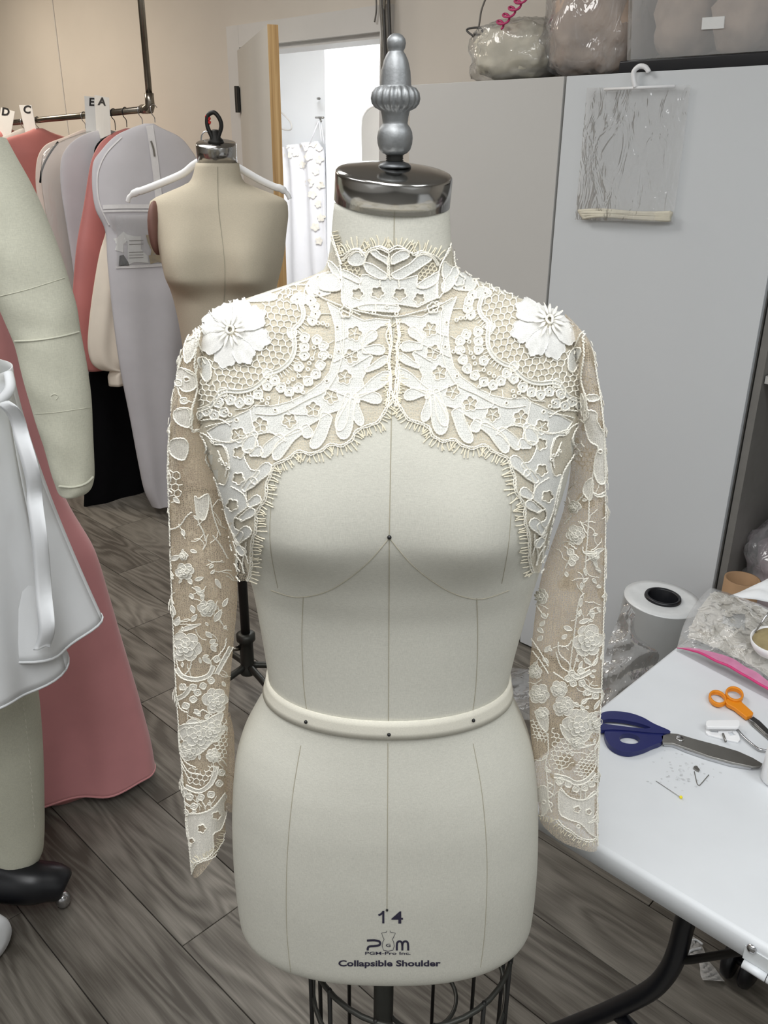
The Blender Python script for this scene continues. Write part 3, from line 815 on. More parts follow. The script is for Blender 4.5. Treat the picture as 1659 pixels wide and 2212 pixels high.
EDGE = Z4((1640, 1170), (1625, 1300), (1560, 1400), (1500, 1490), (1420, 1520), (1340, 1560), (1310, 1620), (1235, 1665), (1150, 1655), (1085, 1700), (1000, 1725), (915, 1705), (840, 1760), (770, 1790)) \
     + Z9((1130, 770), (1110, 850), (1065, 960), (1060, 1090), (1010, 1180), (960, 1270), (955, 1430), (920, 1540), (905, 1680), (900, 1860), (860, 1980))
SIDE = Z9((790, 1990), (725, 1880), (705, 1660), (640, 1380), (585, 1120), (540, 930), (440, 770), (400, 690), (440, 560), (330, 380)) + Z4((120, 1560), (110, 1400), (150, 1240), (130, 1060), (150, 850), (165, 720))
TOPL = [(430, 690), (470, 668), (520, 650), (580, 628), (640, 608), (690, 590), (712, 580)]
NECK = Z7((290, 1300), (300, 1450), (420, 1520), (600, 1560), (800, 1580))
REGION = smoothpts(EDGE, 4) + SIDE + TOPL + NECK
FC = (506, 719)
# ---- sleeves: empty nude tulle tubes hanging beside the form
def tube_loft(rows, D, n=48, k=70, wr=0.0, seed=1, dback=0.0):
    S = np.array(rows, float); t0 = np.arange(len(S)); tq = np.linspace(0, len(S) - 1, k)
    C = [pchip(t0, S[:, i], tq) for i in range(S.shape[1])]
    P = []; rs = random.Random(seed); ph = [rs.random() * 6 for _ in range(6)]
    for i in range(k):
        Lp, Rp = atD(C[0][i], C[1][i], D), atD(C[2][i], C[3][i], D); c = (Lp + Rp) / 2; h = (Rp - Lp) / 2
        ring = []
        for j in range(n):
            a = 2 * PI * j / n; w = wr * (math.sin(i * 0.21 + 3 * a + ph[0]) + 0.7 * math.sin(i * 0.37 - 2 * a + ph[1]) + 0.5 * math.sin(i * 0.11 + 5 * a + ph[2])) * abs(math.sin(a))
            ring.append(c + h * math.cos(a) + np.array([0, 1, 0]) * (math.sin(a) * C[4][i] + w + dback * i / k))
        P.append(ring)
    return np.array(P)
LS = [(431, 704, 452, 690, 0.03), (408, 730, 456, 712, 0.045), (392, 790, 458, 770, 0.05), (378, 860, 462, 850, 0.05), (371, 930, 462, 930, 0.045), (368, 1010, 474, 1000, 0.04), (370, 1100, 494, 1100, 0.036), (372, 1200, 509, 1200, 0.034), (375, 1300, 512, 1290, 0.032), (379, 1400, 505, 1380, 0.03),
      (384, 1500, 497, 1470, 0.028), (390, 1600, 491, 1560, 0.026), (398, 1700, 488, 1650, 0.025), (407, 1800, 487, 1730, 0.024), (417, 1888, 486, 1805, 0.023)]
RS = [(1226, 682, 1245, 704, 0.03), (1226, 700, 1266, 730, 0.045), (1228, 750, 1280, 790, 0.05), (1232, 850, 1293, 860, 0.05), (1236, 930, 1301, 930, 0.045), (1236, 1010, 1305, 1010, 0.04), (1222, 1100, 1306, 1100, 0.036), (1190, 1190, 1305, 1200, 0.034), (1168, 1260, 1303, 1300, 0.032), (1152, 1370, 1300, 1400, 0.03),
      (1143, 1480, 1297, 1500, 0.028), (1145, 1560, 1292, 1600, 0.026), (1152, 1640, 1289, 1690, 0.025), (1160, 1710, 1289, 1770, 0.024), (1166, 1772, 1290, 1828, 0.023)]
GL = tube_loft(LS, FD - 0.005, wr=0.0016, seed=4); GR = tube_loft(RS, FD - 0.005, wr=0.0016, seed=9)
slv = []
for G in (GL, GR):
    mb = MB().grid(G, closev=True); slv.append((mb.build('sleeve', M['net_sleeve'], bol), proj_body(mb.bvh())))

ALL = MB().grid(G1, closev=True); ALL.grid(GL, closev=True); ALL.grid(GR, closev=True)
tail_rows = [(960, 446), (1000, 457), (1050, 471), (1100, 484), (1150, 495), (1200, 505), (1240, 511), (1275, 514)]
for mir in (False, True):
    P = []
    for y, x in tail_rows:
        row = []
        xe = max(x + 26, 566) if y > 1100 else 545
        e = mirror(xe, y) if mir else (xe, y)
        hb_ = PB(*e); yd = hb_[0][1] if hb_ else FD - 0.06
        for q in np.linspace(0, 1, 8):
            xx = x + (xe - x) * q; pp = mirror(xx, y) if mir else (xx, y)
            row.append(atD(pp[0], pp[1], (FD - 0.045) * (1 - q) + (yd - 0.001) * q))
        P.append(row)
    ALL.grid(np.array(P))
PB0 = PB
PB = proj_body(ALL.bvh())
# ---- bodice, both halves of the mirrored lace
for half, pj in enumerate(both()):
    patch(net, pj, REGION, (), 0.0008, 11)
    # clothwork ground between the ring of bead-work and the scalloped edge
    inner = Z4((1165, 690), (1190, 790), (1195, 900), (1180, 1000), (1150, 1120), (1085, 1205), (970, 1285), (850, 1345), (720, 1375), (590, 1370), (560, 1400), (380, 1480), (240, 1560))
    outer = Z4((300, 1640), (400, 1640), (560, 1600), (690, 1570), (830, 1600), (930, 1560), (1060, 1480), (1140, 1430), (1230, 1400), (1310, 1320), (1420, 1270), (1390, 1180), (1470, 1010), (1400, 950), (1385, 890), (1450, 840), (1530, 780), (1590, 770),
               (1600, 735), (1500, 725), (1400, 740), (1300, 690), (1200, 640), (1130, 600))
    cuts = [star5(*q, 17.5, rot=i * 0.7) for i, q in enumerate(Z4((1335, 835), (1310, 1005), (1260, 1160), (1160, 1305), (1025, 1400), (850, 1485), (635, 1515), (475, 1590)))]
    eyes = [circ(*q, 4.0, 10) for q in Z4((1207, 790), (1217, 970), (1127, 1190), (745, 1405), (460, 1478))]
    top = [star5(*Z4((1275, 672))[0], 13)]
    cloth_piece(pj, inner + outer, cuts + eyes + top, off=0.0012, s=8, smooth=False, edge=True)
    for h in cuts:      # little centre of each cut-out flower
        c = np.mean(h, 0); patch(cloth, pj, circ(c[0], c[1], 3.2, 8), (), 0.0015, 9)
        for a in range(5):
            t = 2 * PI * a / 5 + random.random() * 0.3; thread(cord, pj, [(c[0] + 3 * math.cos(t), c[1] + 3 * math.sin(t)), (c[0] + 12 * math.cos(t), c[1] + 12 * math.sin(t))], 0.00045, 0.0013, 3)
    thread(cord, pj, Z4((1245, 700), (1255, 850), (1240, 1010), (1200, 1140), (1120, 1260), (980, 1330), (850, 1400), (740, 1440), (600, 1430)), CORD * 0.9, 0.0016, wig=0.6)
    for a in (((1190, 900), (1290, 860)), ((1180, 1050), (1400, 940)), ((1320, 1080), (1450, 1000)), ((1120, 1240), (1290, 1310)), ((850, 1370), (860, 1430), (980, 1440)), ((700, 1560), (830, 1640)), ((560, 1400), (590, 1560)), ((1230, 880), (1240, 960))):
        thread(cord, pj, Z4(*a), CORD * 0.8, 0.0016, wig=0.7)
    # lobes and leaves running into the scallops
    for b, t, w0, w1, bd in (((1330, 1310), (1600, 1130), 8, 27, 0.02), ((1340, 1310), (1535, 1330), 6, 24, -0.06), ((1345, 1330), (1385, 1520), 6, 20, 0.06), ((1320, 1330), (1240, 1620), 14, 34, 0.03),
                             ((1290, 1290), (1215, 1560), 10, 24, 0), ((1130, 1440), (1020, 1690), 22, 26, -0.05), ((930, 1560), (740, 1770), 14, 26, 0.08), ((800, 1600), (650, 1750), 16, 22, 0.05),
                             ((1420, 1110), (1580, 1010), 8, 16, 0.05), ((1400, 960), (1560, 960), 12, 22, -0.03), ((1400, 920), (1490, 820), 6, 22, 0), ((600, 1570), (530, 1720), 12, 26, 0.0),
                             ((960, 1520), (1000, 1610), 14, 22, 0)):
        (bx_, by_), (tx_, ty_) = Z4(b, t); lobe(pj, (bx_, by_), (tx_, ty_), w0, w1, bend=bd)
    for q in Z4((1350, 1300), (1360, 1340)): eyelet_blob(pj, *q, 4, 1.4)
    # tail under the arm
    tcut = [star5(*q, 14, rot=i) for i, q in enumerate(Z9((781, 625), (775, 900), (712, 1180)))]
    cloth_piece(pj, Z9((480, 480), (700, 520), (900, 420), (980, 560), (830, 620), (900, 800), (1000, 830), (870, 1000), (860, 1120), (880, 1190), (740, 1310), (735, 1420), (830, 1480), (760, 1600), (720, 1500), (650, 1330), (610, 1150), (560, 960), (640, 960), (680, 760), (620, 560), (520, 540)), tcut, s=8)
    for b, t, w0, w1 in (((930, 940), (1110, 750), 14, 24), ((830, 1020), (960, 900), 10, 20), ((880, 1180), (1010, 1100), 12, 20), ((800, 1330), (950, 1230), 10, 18), ((760, 1560), (900, 1420), 14, 24), ((760, 1620), (850, 1700), 10, 18), ((900, 640), (1030, 600), 10, 22)):
        B, T = Z9(b, t); lobe(pj, B, T, w0, w1)
    for a in (((560, 600), (600, 690), (650, 790), (640, 880)), ((700, 980), (830, 1060), (870, 1150)), ((740, 1310), (820, 1340)), ((720, 1480), (790, 1600), (850, 1690), (880, 1800)), ((640, 560), (680, 700), (640, 860)), ((740, 1700), (800, 1780), (840, 1900)), ((730, 1800), (790, 1880)), ((860, 1560), (850, 1660), (820, 1780), (830, 1900)), ((720, 1560), (760, 1700), (760, 1880))):
        thread(cord, pj, Z9(*a), CORD, 0.0016, wig=0.8)
    for q in Z9((590, 700), (620, 735), (680, 790), (655, 745)): ring(pj, *q, 3)
    # bead-work ring round the flower
    band = Z4((935, 610), (958, 690), (935, 755), (880, 815), (890, 900), (885, 980), (845, 1055), (775, 1110), (700, 1140), (640, 1205), (570, 1250), (480, 1268), (390, 1262), (330, 1290), (280, 1365), (180, 1405))
    for w in (-3.6, 3.6):
        Bp = [np.array(p) for p in smoothpts(band, 5)]; o = []
        for i, p in enumerate(Bp):
            t = Bp[min(i + 1, len(Bp) - 1)] - Bp[max(i - 1, 0)]; t /= np.linalg.norm(t) + 1e-9; o.append(p + np.array([-t[1], t[0]]) * w)
        thread(cord, pj, o, CORD * 1.05, 0.002, wig=0.3, smooth=False)
        if w < 0: a_ = o
        else: patch(cloth, pj, a_ + o[::-1], (), 0.0016, 20)
    Bp = resample(smoothpts(band, 6), 7.0)
    for i in range(4, len(Bp) - 1):             # ladder bars outside the band
        t = Bp[i + 1] - Bp[i - 1]; t /= np.linalg.norm(t) + 1e-9; n = np.array([-t[1], t[0]])
        if n @ (Bp[i] - np.array(FC)) < 0: n = -n
        thread(cord, pj, [Bp[i] + n * 4, Bp[i] + n * 17], 0.0005, 0.0013, 3)
    for q in Z4((1010, 595), (1037, 640), (1045, 692), (1022, 742), (965, 868), (1055, 885), (1103, 930), (962, 938), (1105, 995), (962, 1000), (920, 1085), (1080, 1072), (1048, 1140), (990, 1192),
                (745, 1185), (690, 1228), (622, 1292), (850, 1270), (920, 1243), (790, 1240), (555, 1332), (485, 1352), (418, 1330), (360, 1270), (330, 1350), (245, 1410), (300, 1440), (370, 1420), (870, 838), (690, 1135), (180, 1440)):
        eyelet_blob(pj, *q, 10.2, 2.9, lobes=random.choice((3, 4, 5)))
    for q in Z4((1065, 765), (1100, 765), (1133, 778), (1035, 942), (1022, 1025), (990, 1105), (922, 1155), (845, 1203), (955, 1278), (655, 1335), (690, 1358), (1155, 1010), (1080, 1010), (420, 1440), (395, 1410), (1000, 1060), (880, 1180), (700, 1320)): ring(pj, *q, 3.6)
    for a in (((1045, 960), (1030, 1010)), ((1085, 990), (1140, 1010)), ((905, 1120), (940, 1160), (985, 1150)), ((840, 1170), (850, 1230)), ((720, 1230), (820, 1200)), ((1110, 1000), (1080, 1070), (1040, 1140), (960, 1210)), ((930, 1250), (960, 1290)), ((860, 1300), (880, 1350)),
              ((1060, 700), (1100, 690), (1165, 690)), ((1180, 890), (1110, 930), (1050, 940)), ((600, 1380), (660, 1330)), ((780, 1300), (770, 1370)), ((450, 1400), (540, 1390), (580, 1360))):
        thread(cord, pj, Z4(*a), CORD * 0.75, 0.0016, wig=0.6)
    flo = circ(FC[0], FC[1], 70, 30)
    hexnet(hexn, pj, Z4((650, 600), (890, 590), (935, 660), (910, 770), (860, 830), (880, 940), (850, 1040), (760, 1105), (680, 1130), (610, 1210), (480, 1255), (380, 1250), (300, 1180), (265, 1020), (500, 900)), 15.5, excl=[flo])
    hexnet(hexn, pj, Z4((190, 1170), (300, 1190), (330, 1270), (270, 1350), (190, 1380), (170, 1280)), 13)
    hexnet(hexn, pj, Z4((740, 540), (900, 470), (960, 530), (880, 590), (760, 590)), 14)
    # clothwork along the shoulder and by the neck
    cloth_piece(pj, Z4((545, 600), (600, 565), (700, 545), (760, 560), (740, 590), (640, 600)))
    cloth_piece(pj, Z4((985, 470), (1050, 410), (1180, 370), (1235, 330), (1245, 440), (1180, 480), (1150, 540), (1050, 560), (990, 540)), [circ(*Z4((1065, 415))[0], 4), circ(*Z4((995, 487))[0], 3.4), circ(*Z4((1075, 540))[0], 4)])
    cloth_piece(pj, Z4((860, 590), (900, 545), (960, 540), (1000, 590), (960, 620), (900, 615)), [circ(*Z4((910, 585))[0], 3.4)])
    cloth_piece(pj, Z4((165, 720), (240, 690), (340, 640), (330, 670), (240, 730), (170, 830), (90, 890), (110, 790)))
    cloth_piece(pj, Z4((150, 1020), (220, 1010), (265, 1060), (270, 1160), (230, 1190), (190, 1120)), [])
    for a in (((1260, 640), (1300, 660), (1380, 700)), ((760, 560), (800, 520), (880, 480), (980, 480)), ((980, 480), (960, 540)), ((820, 580), (860, 540), (850, 500)), ((280, 680), (420, 620), (560, 600)), ((160, 700), (140, 850), (200, 1000), (230, 1060)), ((150, 1240), (130, 1340), (110, 1420), (100, 1530), (170, 1560), (240, 1590), (300, 1650)), ((200, 1480), (330, 1470), (420, 1520)), ((230, 1530), (300, 1510), (430, 1490))):
        thread(cord, pj, Z4(*a), CORD, 0.0016, wig=0.8)
    # edges: shoulder seam, scalloped fringe, centre front
    thread(cord, pj, [(x + 2, y + 7) for x, y in TOPL], CORD * 1.2, 0.001, wig=0.5)
    thread(cord, pj, SIDE, CORD * 1.2, 0.0016, wig=1.2)
    fringe(frng, pj, EDGE, -1 if half == 0 else 1, L=23, gap=7.2) if half == 0 else fringe(frng, pj, EDGE, -1, L=23, gap=7.2)
    fringe(frng, pj, [(843, 700), (847, 740), (842, 780), (846, 820), (842, 850), (838, 880)] if half == 0 else [(841, 700), (837, 740), (842, 780), (836, 820), (840, 850), (845, 885)], 1, L=11, gap=6.5, double=True)
    fringe(frng, pj, Z4((1600, 770), (1570, 840), (1580, 900), (1600, 960), (1580, 1040), (1600, 1120), (1590, 1200)), -1, L=10, gap=8, double=False)

fm = []
for pj in both():       # the two big appliqué flowers
    root_mb = MB()
    thread(root_mb, pj, circ(FC[0] + 1, FC[1], 7, 14), CORD * 1.6, 0.0078, smooth=False, closed=True)
    for i in range(14):
        a = 2 * PI * i / 14 + 0.1 + random.uniform(-0.08, 0.08); L = random.uniform(19, 30); d = 10 + L / 2
        patch(root_mb, pj, leafpts(FC[0] + d * math.cos(a), FC[1] + d * math.sin(a), a, L, 5.6, 5), (), 0.0074, 20)
    fo = root_mb.build('flower_motif', M['lace_cord'], bol)
    n = 8
    for i in range(n):
        a = 2 * PI * (i + 0.35) / n; R = (76, 72, 74, 70, 76, 74, 70, 74)[i]; half_w = PI / n * 1.22; ol = []
        for t in np.linspace(-1, 1, 15):
            rr = 1.05 * R * (0.90 + 0.1 * math.cos(t * PI * 0.5) ) * (1 + 0.05 * math.cos(t * 9.5)) * (1 - 0.30 * abs(t) ** 3)
            ol.append((FC[0] + rr * math.cos(a + t * half_w), FC[1] + rr * math.sin(a + t * half_w)))
        ol += [(FC[0] + 12 * math.cos(a + t * half_w * 0.9), FC[1] + 12 * math.sin(a + t * half_w * 0.9)) for t in np.linspace(1, -1, 4)]
        pm_ = MB()
        def pjp(x, y, e, pj=pj, a=a):
            dx, dy = x - FC[0], y - FC[1]; r = math.hypot(dx, dy) / 75; w = math.sin(math.atan2(dy, dx) * 16 + 1) * 0.0005
            h = pj(x, y, e + 0.0012 * math.sin(min(1, r) * PI * 0.8) + w * r)
            return h
        patch(pm_, pjp, ol, (), 0.0020 + 0.0012 * (i % 2), 6)
        thread(pm_, pjp, ol, 0.00045, 0.0020 + 0.0012 * (i % 2), wig=0.7, smooth=False, closed=True)
        pm_.build('petal', M['lace_petal'], fo)

bn = net.build('bodice_net', M['net_body'], bol)
cloth.build('clothwork', M['lace_cloth'], bn, kind='stuff')
cord.build('cording', M['lace_cord'], bn, kind='stuff')
hexn.build('honeycomb_net', M['lace_cord'], bn, kind='stuff')
frng.build('eyelash_fringe', M['lace_thread'], bn, kind='stuff')

# ---- collar
PB = PB0
net, ccl, ccd, cfr = MB(), MB(), MB(), MB()
patch(net, PB, Z7((180, 640), (240, 900), (310, 960), (400, 880), (540, 900), (680, 850), (780, 890), (880, 850), (1030, 930), (1120, 905), (1250, 960), (1310, 1010), (1390, 900), (1425, 800), (1470, 1000), (1600, 1130), (1480, 1400), (1300, 1480), (1080, 1540), (850, 1590), (600, 1560), (420, 1510), (240, 1440), (0, 1350), (120, 1080)), (), 0.001, 9)
hs = [star5(*q, r / 4.88, rot=i * 1.1) for i, (q, r) in enumerate(zip(Z7((455, 1350), (665, 1335), (895, 1352), (1098, 1398)), (68, 74, 76, 66)))]
cloth_piece(PB, Z7((295, 1150), (400, 1210), (490, 1245), (500, 1150), (560, 1140), (640, 1185), (780, 1170), (880, 1200), (1000, 1170), (1075, 1150), (1070, 1260), (1150, 1290), (1270, 1240), (1285, 1390), (1170, 1440), (1080, 1490), (880, 1455), (640, 1445), (480, 1470), (400, 1500), (290, 1440)), hs, mb=ccl, cmb=ccd, s=7, smooth=False, off=0.002)
for p in (((390, 950), (450, 900), (520, 915), (545, 965), (520, 1030), (420, 1045), (370, 1000)), ((530, 1020), (610, 1030), (700, 1090), (762, 1140), (740, 1195), (640, 1165), (560, 1110)), ((600, 900), (650, 882), (700, 930), (765, 965), (780, 1040), (720, 1000), (640, 950)),
          ((815, 950), (900, 890), (975, 898), (980, 955), (890, 1000), (812, 1030)), ((808, 1140), (900, 1080), (1000, 1020), (1085, 940), (1185, 930), (1212, 980), (1130, 1045), (1000, 1135), (880, 1195)), ((1068, 1265), (1180, 1180), (1285, 1125), (1270, 1235), (1150, 1295)),
          ((305, 1100), (400, 1130), (490, 1200), (480, 1240), (380, 1200), (300, 1160)), ((170, 1000), (240, 1050), (290, 1150), (280, 1200), (200, 1120)), ((1330, 1260), (1400, 1150), (1450, 1060), (1500, 1150), (1440, 1280), (1350, 1340)),
          ((110, 1200), (240, 1160), (280, 1300), (180, 1330), (60, 1300)), ((470, 1480), (640, 1455), (870, 1478), (865, 1540), (640, 1530), (490, 1520))):
    cloth_piece(PB, Z7(*p), mb=ccl, cmb=ccd, s=7, off=0.0026)
for p in (((310, 990), (400, 890), (480, 878), (535, 930)), ((540, 950), (575, 880), (680, 850), (780, 893)), ((790, 905), (850, 868), (960, 880), (1032, 940)), ((1042, 940), (1120, 908), (1230, 950), (1290, 1040)),
          ((320, 1000), (410, 910), (480, 898), (520, 950)), ((550, 960), (590, 895), (680, 868), (770, 910)), ((1052, 950), (1120, 925), (1220, 965), (1275, 1050)),
          ((205, 740), (215, 800), (245, 880), (290, 1040), (300, 1200), (290, 1400), (320, 1480)), ((1408, 800), (1390, 890), (1310, 1030), (1285, 1200), (1290, 1400)), ((200, 700), (260, 900), (300, 1040)), ((1390, 860), (1350, 950), (1290, 1080)),
          ((780, 900), (785, 1040), (790, 1170), (800, 1200)), ((770, 960), (770, 1100), (780, 1160)), ((690, 1200), (690, 1260)), ((880, 1200), (890, 1280)), ((480, 1250), (490, 1300)),
          ((300, 1470), (420, 1520), (600, 1560), (850, 1590), (1080, 1540), (1300, 1470), (1440, 1400)), ((0, 1350), (130, 1420), (290, 1480)), ((1460, 880), (1480, 1020), (1560, 1120), (1640, 1180)), ((1440, 880), (1450, 1020), (1500, 1150)), ((1330, 1150), (1360, 1300), (1300, 1400)), ((640, 1450), (650, 1530)), ((880, 1460), (875, 1550))):
    thread(ccd, PB, Z7(*p), CORD, 0.0026, wig=0.8)
for q in Z7((625, 1550), (760, 1490), (860, 1560)): ring(PB, *q, 3.6, mb=ccd)
for q in Z7((325, 1545), (1240, 1500), (1510, 1220)):
    h = star5(*q, 13, rot=0.4); thread(ccd, PB, h, CORD, 0.0028, smooth=False, closed=True, wig=0.4)
for p in (((240, 930), (300, 940), (400, 878), (480, 865), (540, 910), (680, 838), (780, 875), (880, 835), (1030, 915), (1120, 890), (1250, 940), (1310, 990)),):
    fringe(cfr, PB, Z7(*p), -1, L=22, gap=6.0, cmb=ccd, double=False)
fringe(cfr, PB, Z7((195, 700), (250, 890), (300, 1030)), -1, L=13, gap=6, cmb=ccd, double=False)
hexnet(cfr, PB, Z7((305, 980), (370, 920), (370, 1000), (480, 1060), (490, 1150), (310, 1090)), 9)
hexnet(cfr, PB, Z7((1190, 1000), (1270, 1030), (1280, 1110), (1090, 1220), (1080, 1130)), 9)
cn = net.build('collar', M['net_collar'], bol)
ccl.build('clothwork', M['lace_cloth'], cn, kind='stuff'); ccd.build('cording', M['lace_cord'], cn, kind='stuff'); cfr.build('eyelash_fringe', M['lace_thread'], cn, kind='stuff')

# loose back edge of the left sleeve
G = tube_loft([(488, 1545, 497, 1545, 0.006), (486, 1600, 506, 1600, 0.01), (485, 1680, 507, 1690, 0.01), (487, 1740, 505, 1750, 0.008)], FD + 0.03, n=16, k=16)
mb = MB().grid(G, closev=True); mb.build('sleeve_back_edge', M['net_sleeve'], slv[0][0])
def rose(pj, cl, cd, x, y, r, seed):
    r = r * 1.1
    rs = random.Random(seed)
    for lay, (R, n, o) in enumerate(((r, 6, 0.0014), (r * 0.64, 5, 0.0030), (r * 0.34, 4, 0.0046))):
        for i in range(n):
            a = 2 * PI * i / n + rs.uniform(-0.25, 0.25) + lay; d = R * 0.56; q = R * rs.uniform(0.36, 0.46)
            ol = [(x + d * math.cos(a) + q * (1 + 0.07 * math.sin(5 * t + a)) * math.cos(t), y + d * math.sin(a) + q * 1.05 * math.sin(t)) for t in np.linspace(0, 2 * PI, 14, endpoint=False)]
            patch(cl, pj, ol, (), o + 0.0002 * (i % 2), 9); thread(cd, pj, ol, 0.0005, o + 0.0002 * (i % 2), smooth=False, closed=True, wig=0.4)
def leaf(pj, cl, cd, x, y, a, L=16, w=8):
    ol = leafpts(x, y, math.radians(a), L, w, 6); patch(cl, pj, ol, (), 0.0016, 12); thread(cd, pj, ol, 0.0005, 0.0016, smooth=False, closed=True)
def sleeve_lace(idx, roses, leaves, cords, bands, hexes, cloths, edge, side, eyes, fill_poly):
    so, pj = slv[idx]; cl, cd, fr_ = MB(), MB(), MB()
    for i, (x, y, r) in enumerate(roses): rose(pj, cl, cd, x, y, r, i + idx * 50)
    for q in leaves: leaf(pj, cl, cd, *q)
    for c in cords: thread(cd, pj, c, 0.0008, 0.0014, wig=0.8)
    for b in bands:
        Bp = [np.array(p) for p in smoothpts(b, 6)]; o2 = []
        for w in (-4, 4):
            o = []
            for i, p in enumerate(Bp):
                t = Bp[min(i + 1, len(Bp) - 1)] - Bp[max(i - 1, 0)]; t /= np.linalg.norm(t) + 1e-9; o.append(p + np.array([-t[1], t[0]]) * w)
            o2.append(o); thread(cd, pj, o, 0.0008, 0.002, wig=0.5, smooth=False)
        patch(cl, pj, o2[0] + o2[1][::-1], (), 0.0014, 20)
    for h, c in hexes: hexnet(cd, pj, h, c, r=0.0006, off=0.0012)
    for c, h in cloths: cloth_piece(pj, c, h, off=0.0014, mb=cl, cmb=cd, r=0.0008)
    for q in eyes: eyelet_blob(pj, *q, 7, 2.3, off=0.0018, mb=cl, cmb=cd)
    rs = random.Random(90 + idx); A = np.array(fill_poly); lo, hi = A.min(0), A.max(0); c = 0
    while c < 80:                                # scattered sprigs between the big motifs
        x, y = rs.uniform(lo[0], hi[0]), rs.uniform(lo[1], hi[1])
        if not inpoly([(x, y)], fill_poly)[0]: continue
        c += 1; a = rs.uniform(0, 360)
        if any(math.hypot(x - r[0], y - r[1]) < r[2] for r in roses): continue
        if c % 3 == 0: leaf(pj, cl, cd, x, y, a, rs.uniform(8, 14), rs.uniform(4, 7))
        else:
            pts = [(x, y)]; h = math.radians(a)
            for _ in range(4): h += rs.uniform(-0.7, 0.7); pts.append((pts[-1][0] + 9 * math.cos(h), pts[-1][1] + 9 * math.sin(h)))
            thread(cd, pj, pts, 0.0005, 0.0012, wig=0.5)
    # the pattern goes on round the outer side and the back of the sleeve
    Gs = (GL, GR)[idx]; bv2 = MB().grid(Gs, closev=True).bvh(); sx = -1 if idx == 0 else 1
    for dirn in (np.array([-sx, 0.0, 0]), np.array([-sx * 0.25, -0.97, 0])):
        ex = np.cross(dirn, [0, 0, 1]); k0 = 0
        for ring_i in range(10, 66, 5):
            cc_ = Gs[ring_i].mean(0); k0 += 1
            def pj3(x, y, e=0.0, cc_=cc_, dirn=dirn, ex=ex):
                o_ = Vector(cc_ - dirn * 0.3 + ex * x * 0.0005 - np.array([0, 0, 1]) * y * 0.0005); h = bv2.ray_cast(o_, Vector(dirn))
                if h[0] is None or (np.array(h[0]) - cc_) @ dirn > 0: return None
                n = h[1] if h[1].dot(Vector(dirn)) < 0 else -h[1]
                return np.array(h[0] + n * (e + 0.0002)), np.array(n)
            if k0 % 2: rose(pj3, cl, cd, rs.uniform(-12, 12), 0, rs.uniform(18, 26), ring_i)
            else:
                hexnet(cd, pj3, circ(0, 0, 30, 12), 12, r=0.0006, off=0.0012)
            for _ in range(4): leaf(pj3, cl, cd, rs.uniform(-35, 35), rs.uniform(-40, 40), rs.uniform(0, 180), rs.uniform(12, 20), rs.uniform(6, 9))
    fringe(fr_, pj, edge, side, L=16, gap=5, cmb=cd, double=True)
    cl.build('clothwork', M['lace_sleeve'], so, kind='stuff'); cd.build('cording', M['lace_cord'], so, kind='stuff'); fr_.build('eyelash_fringe', M['lace_thread'], so, kind='stuff')
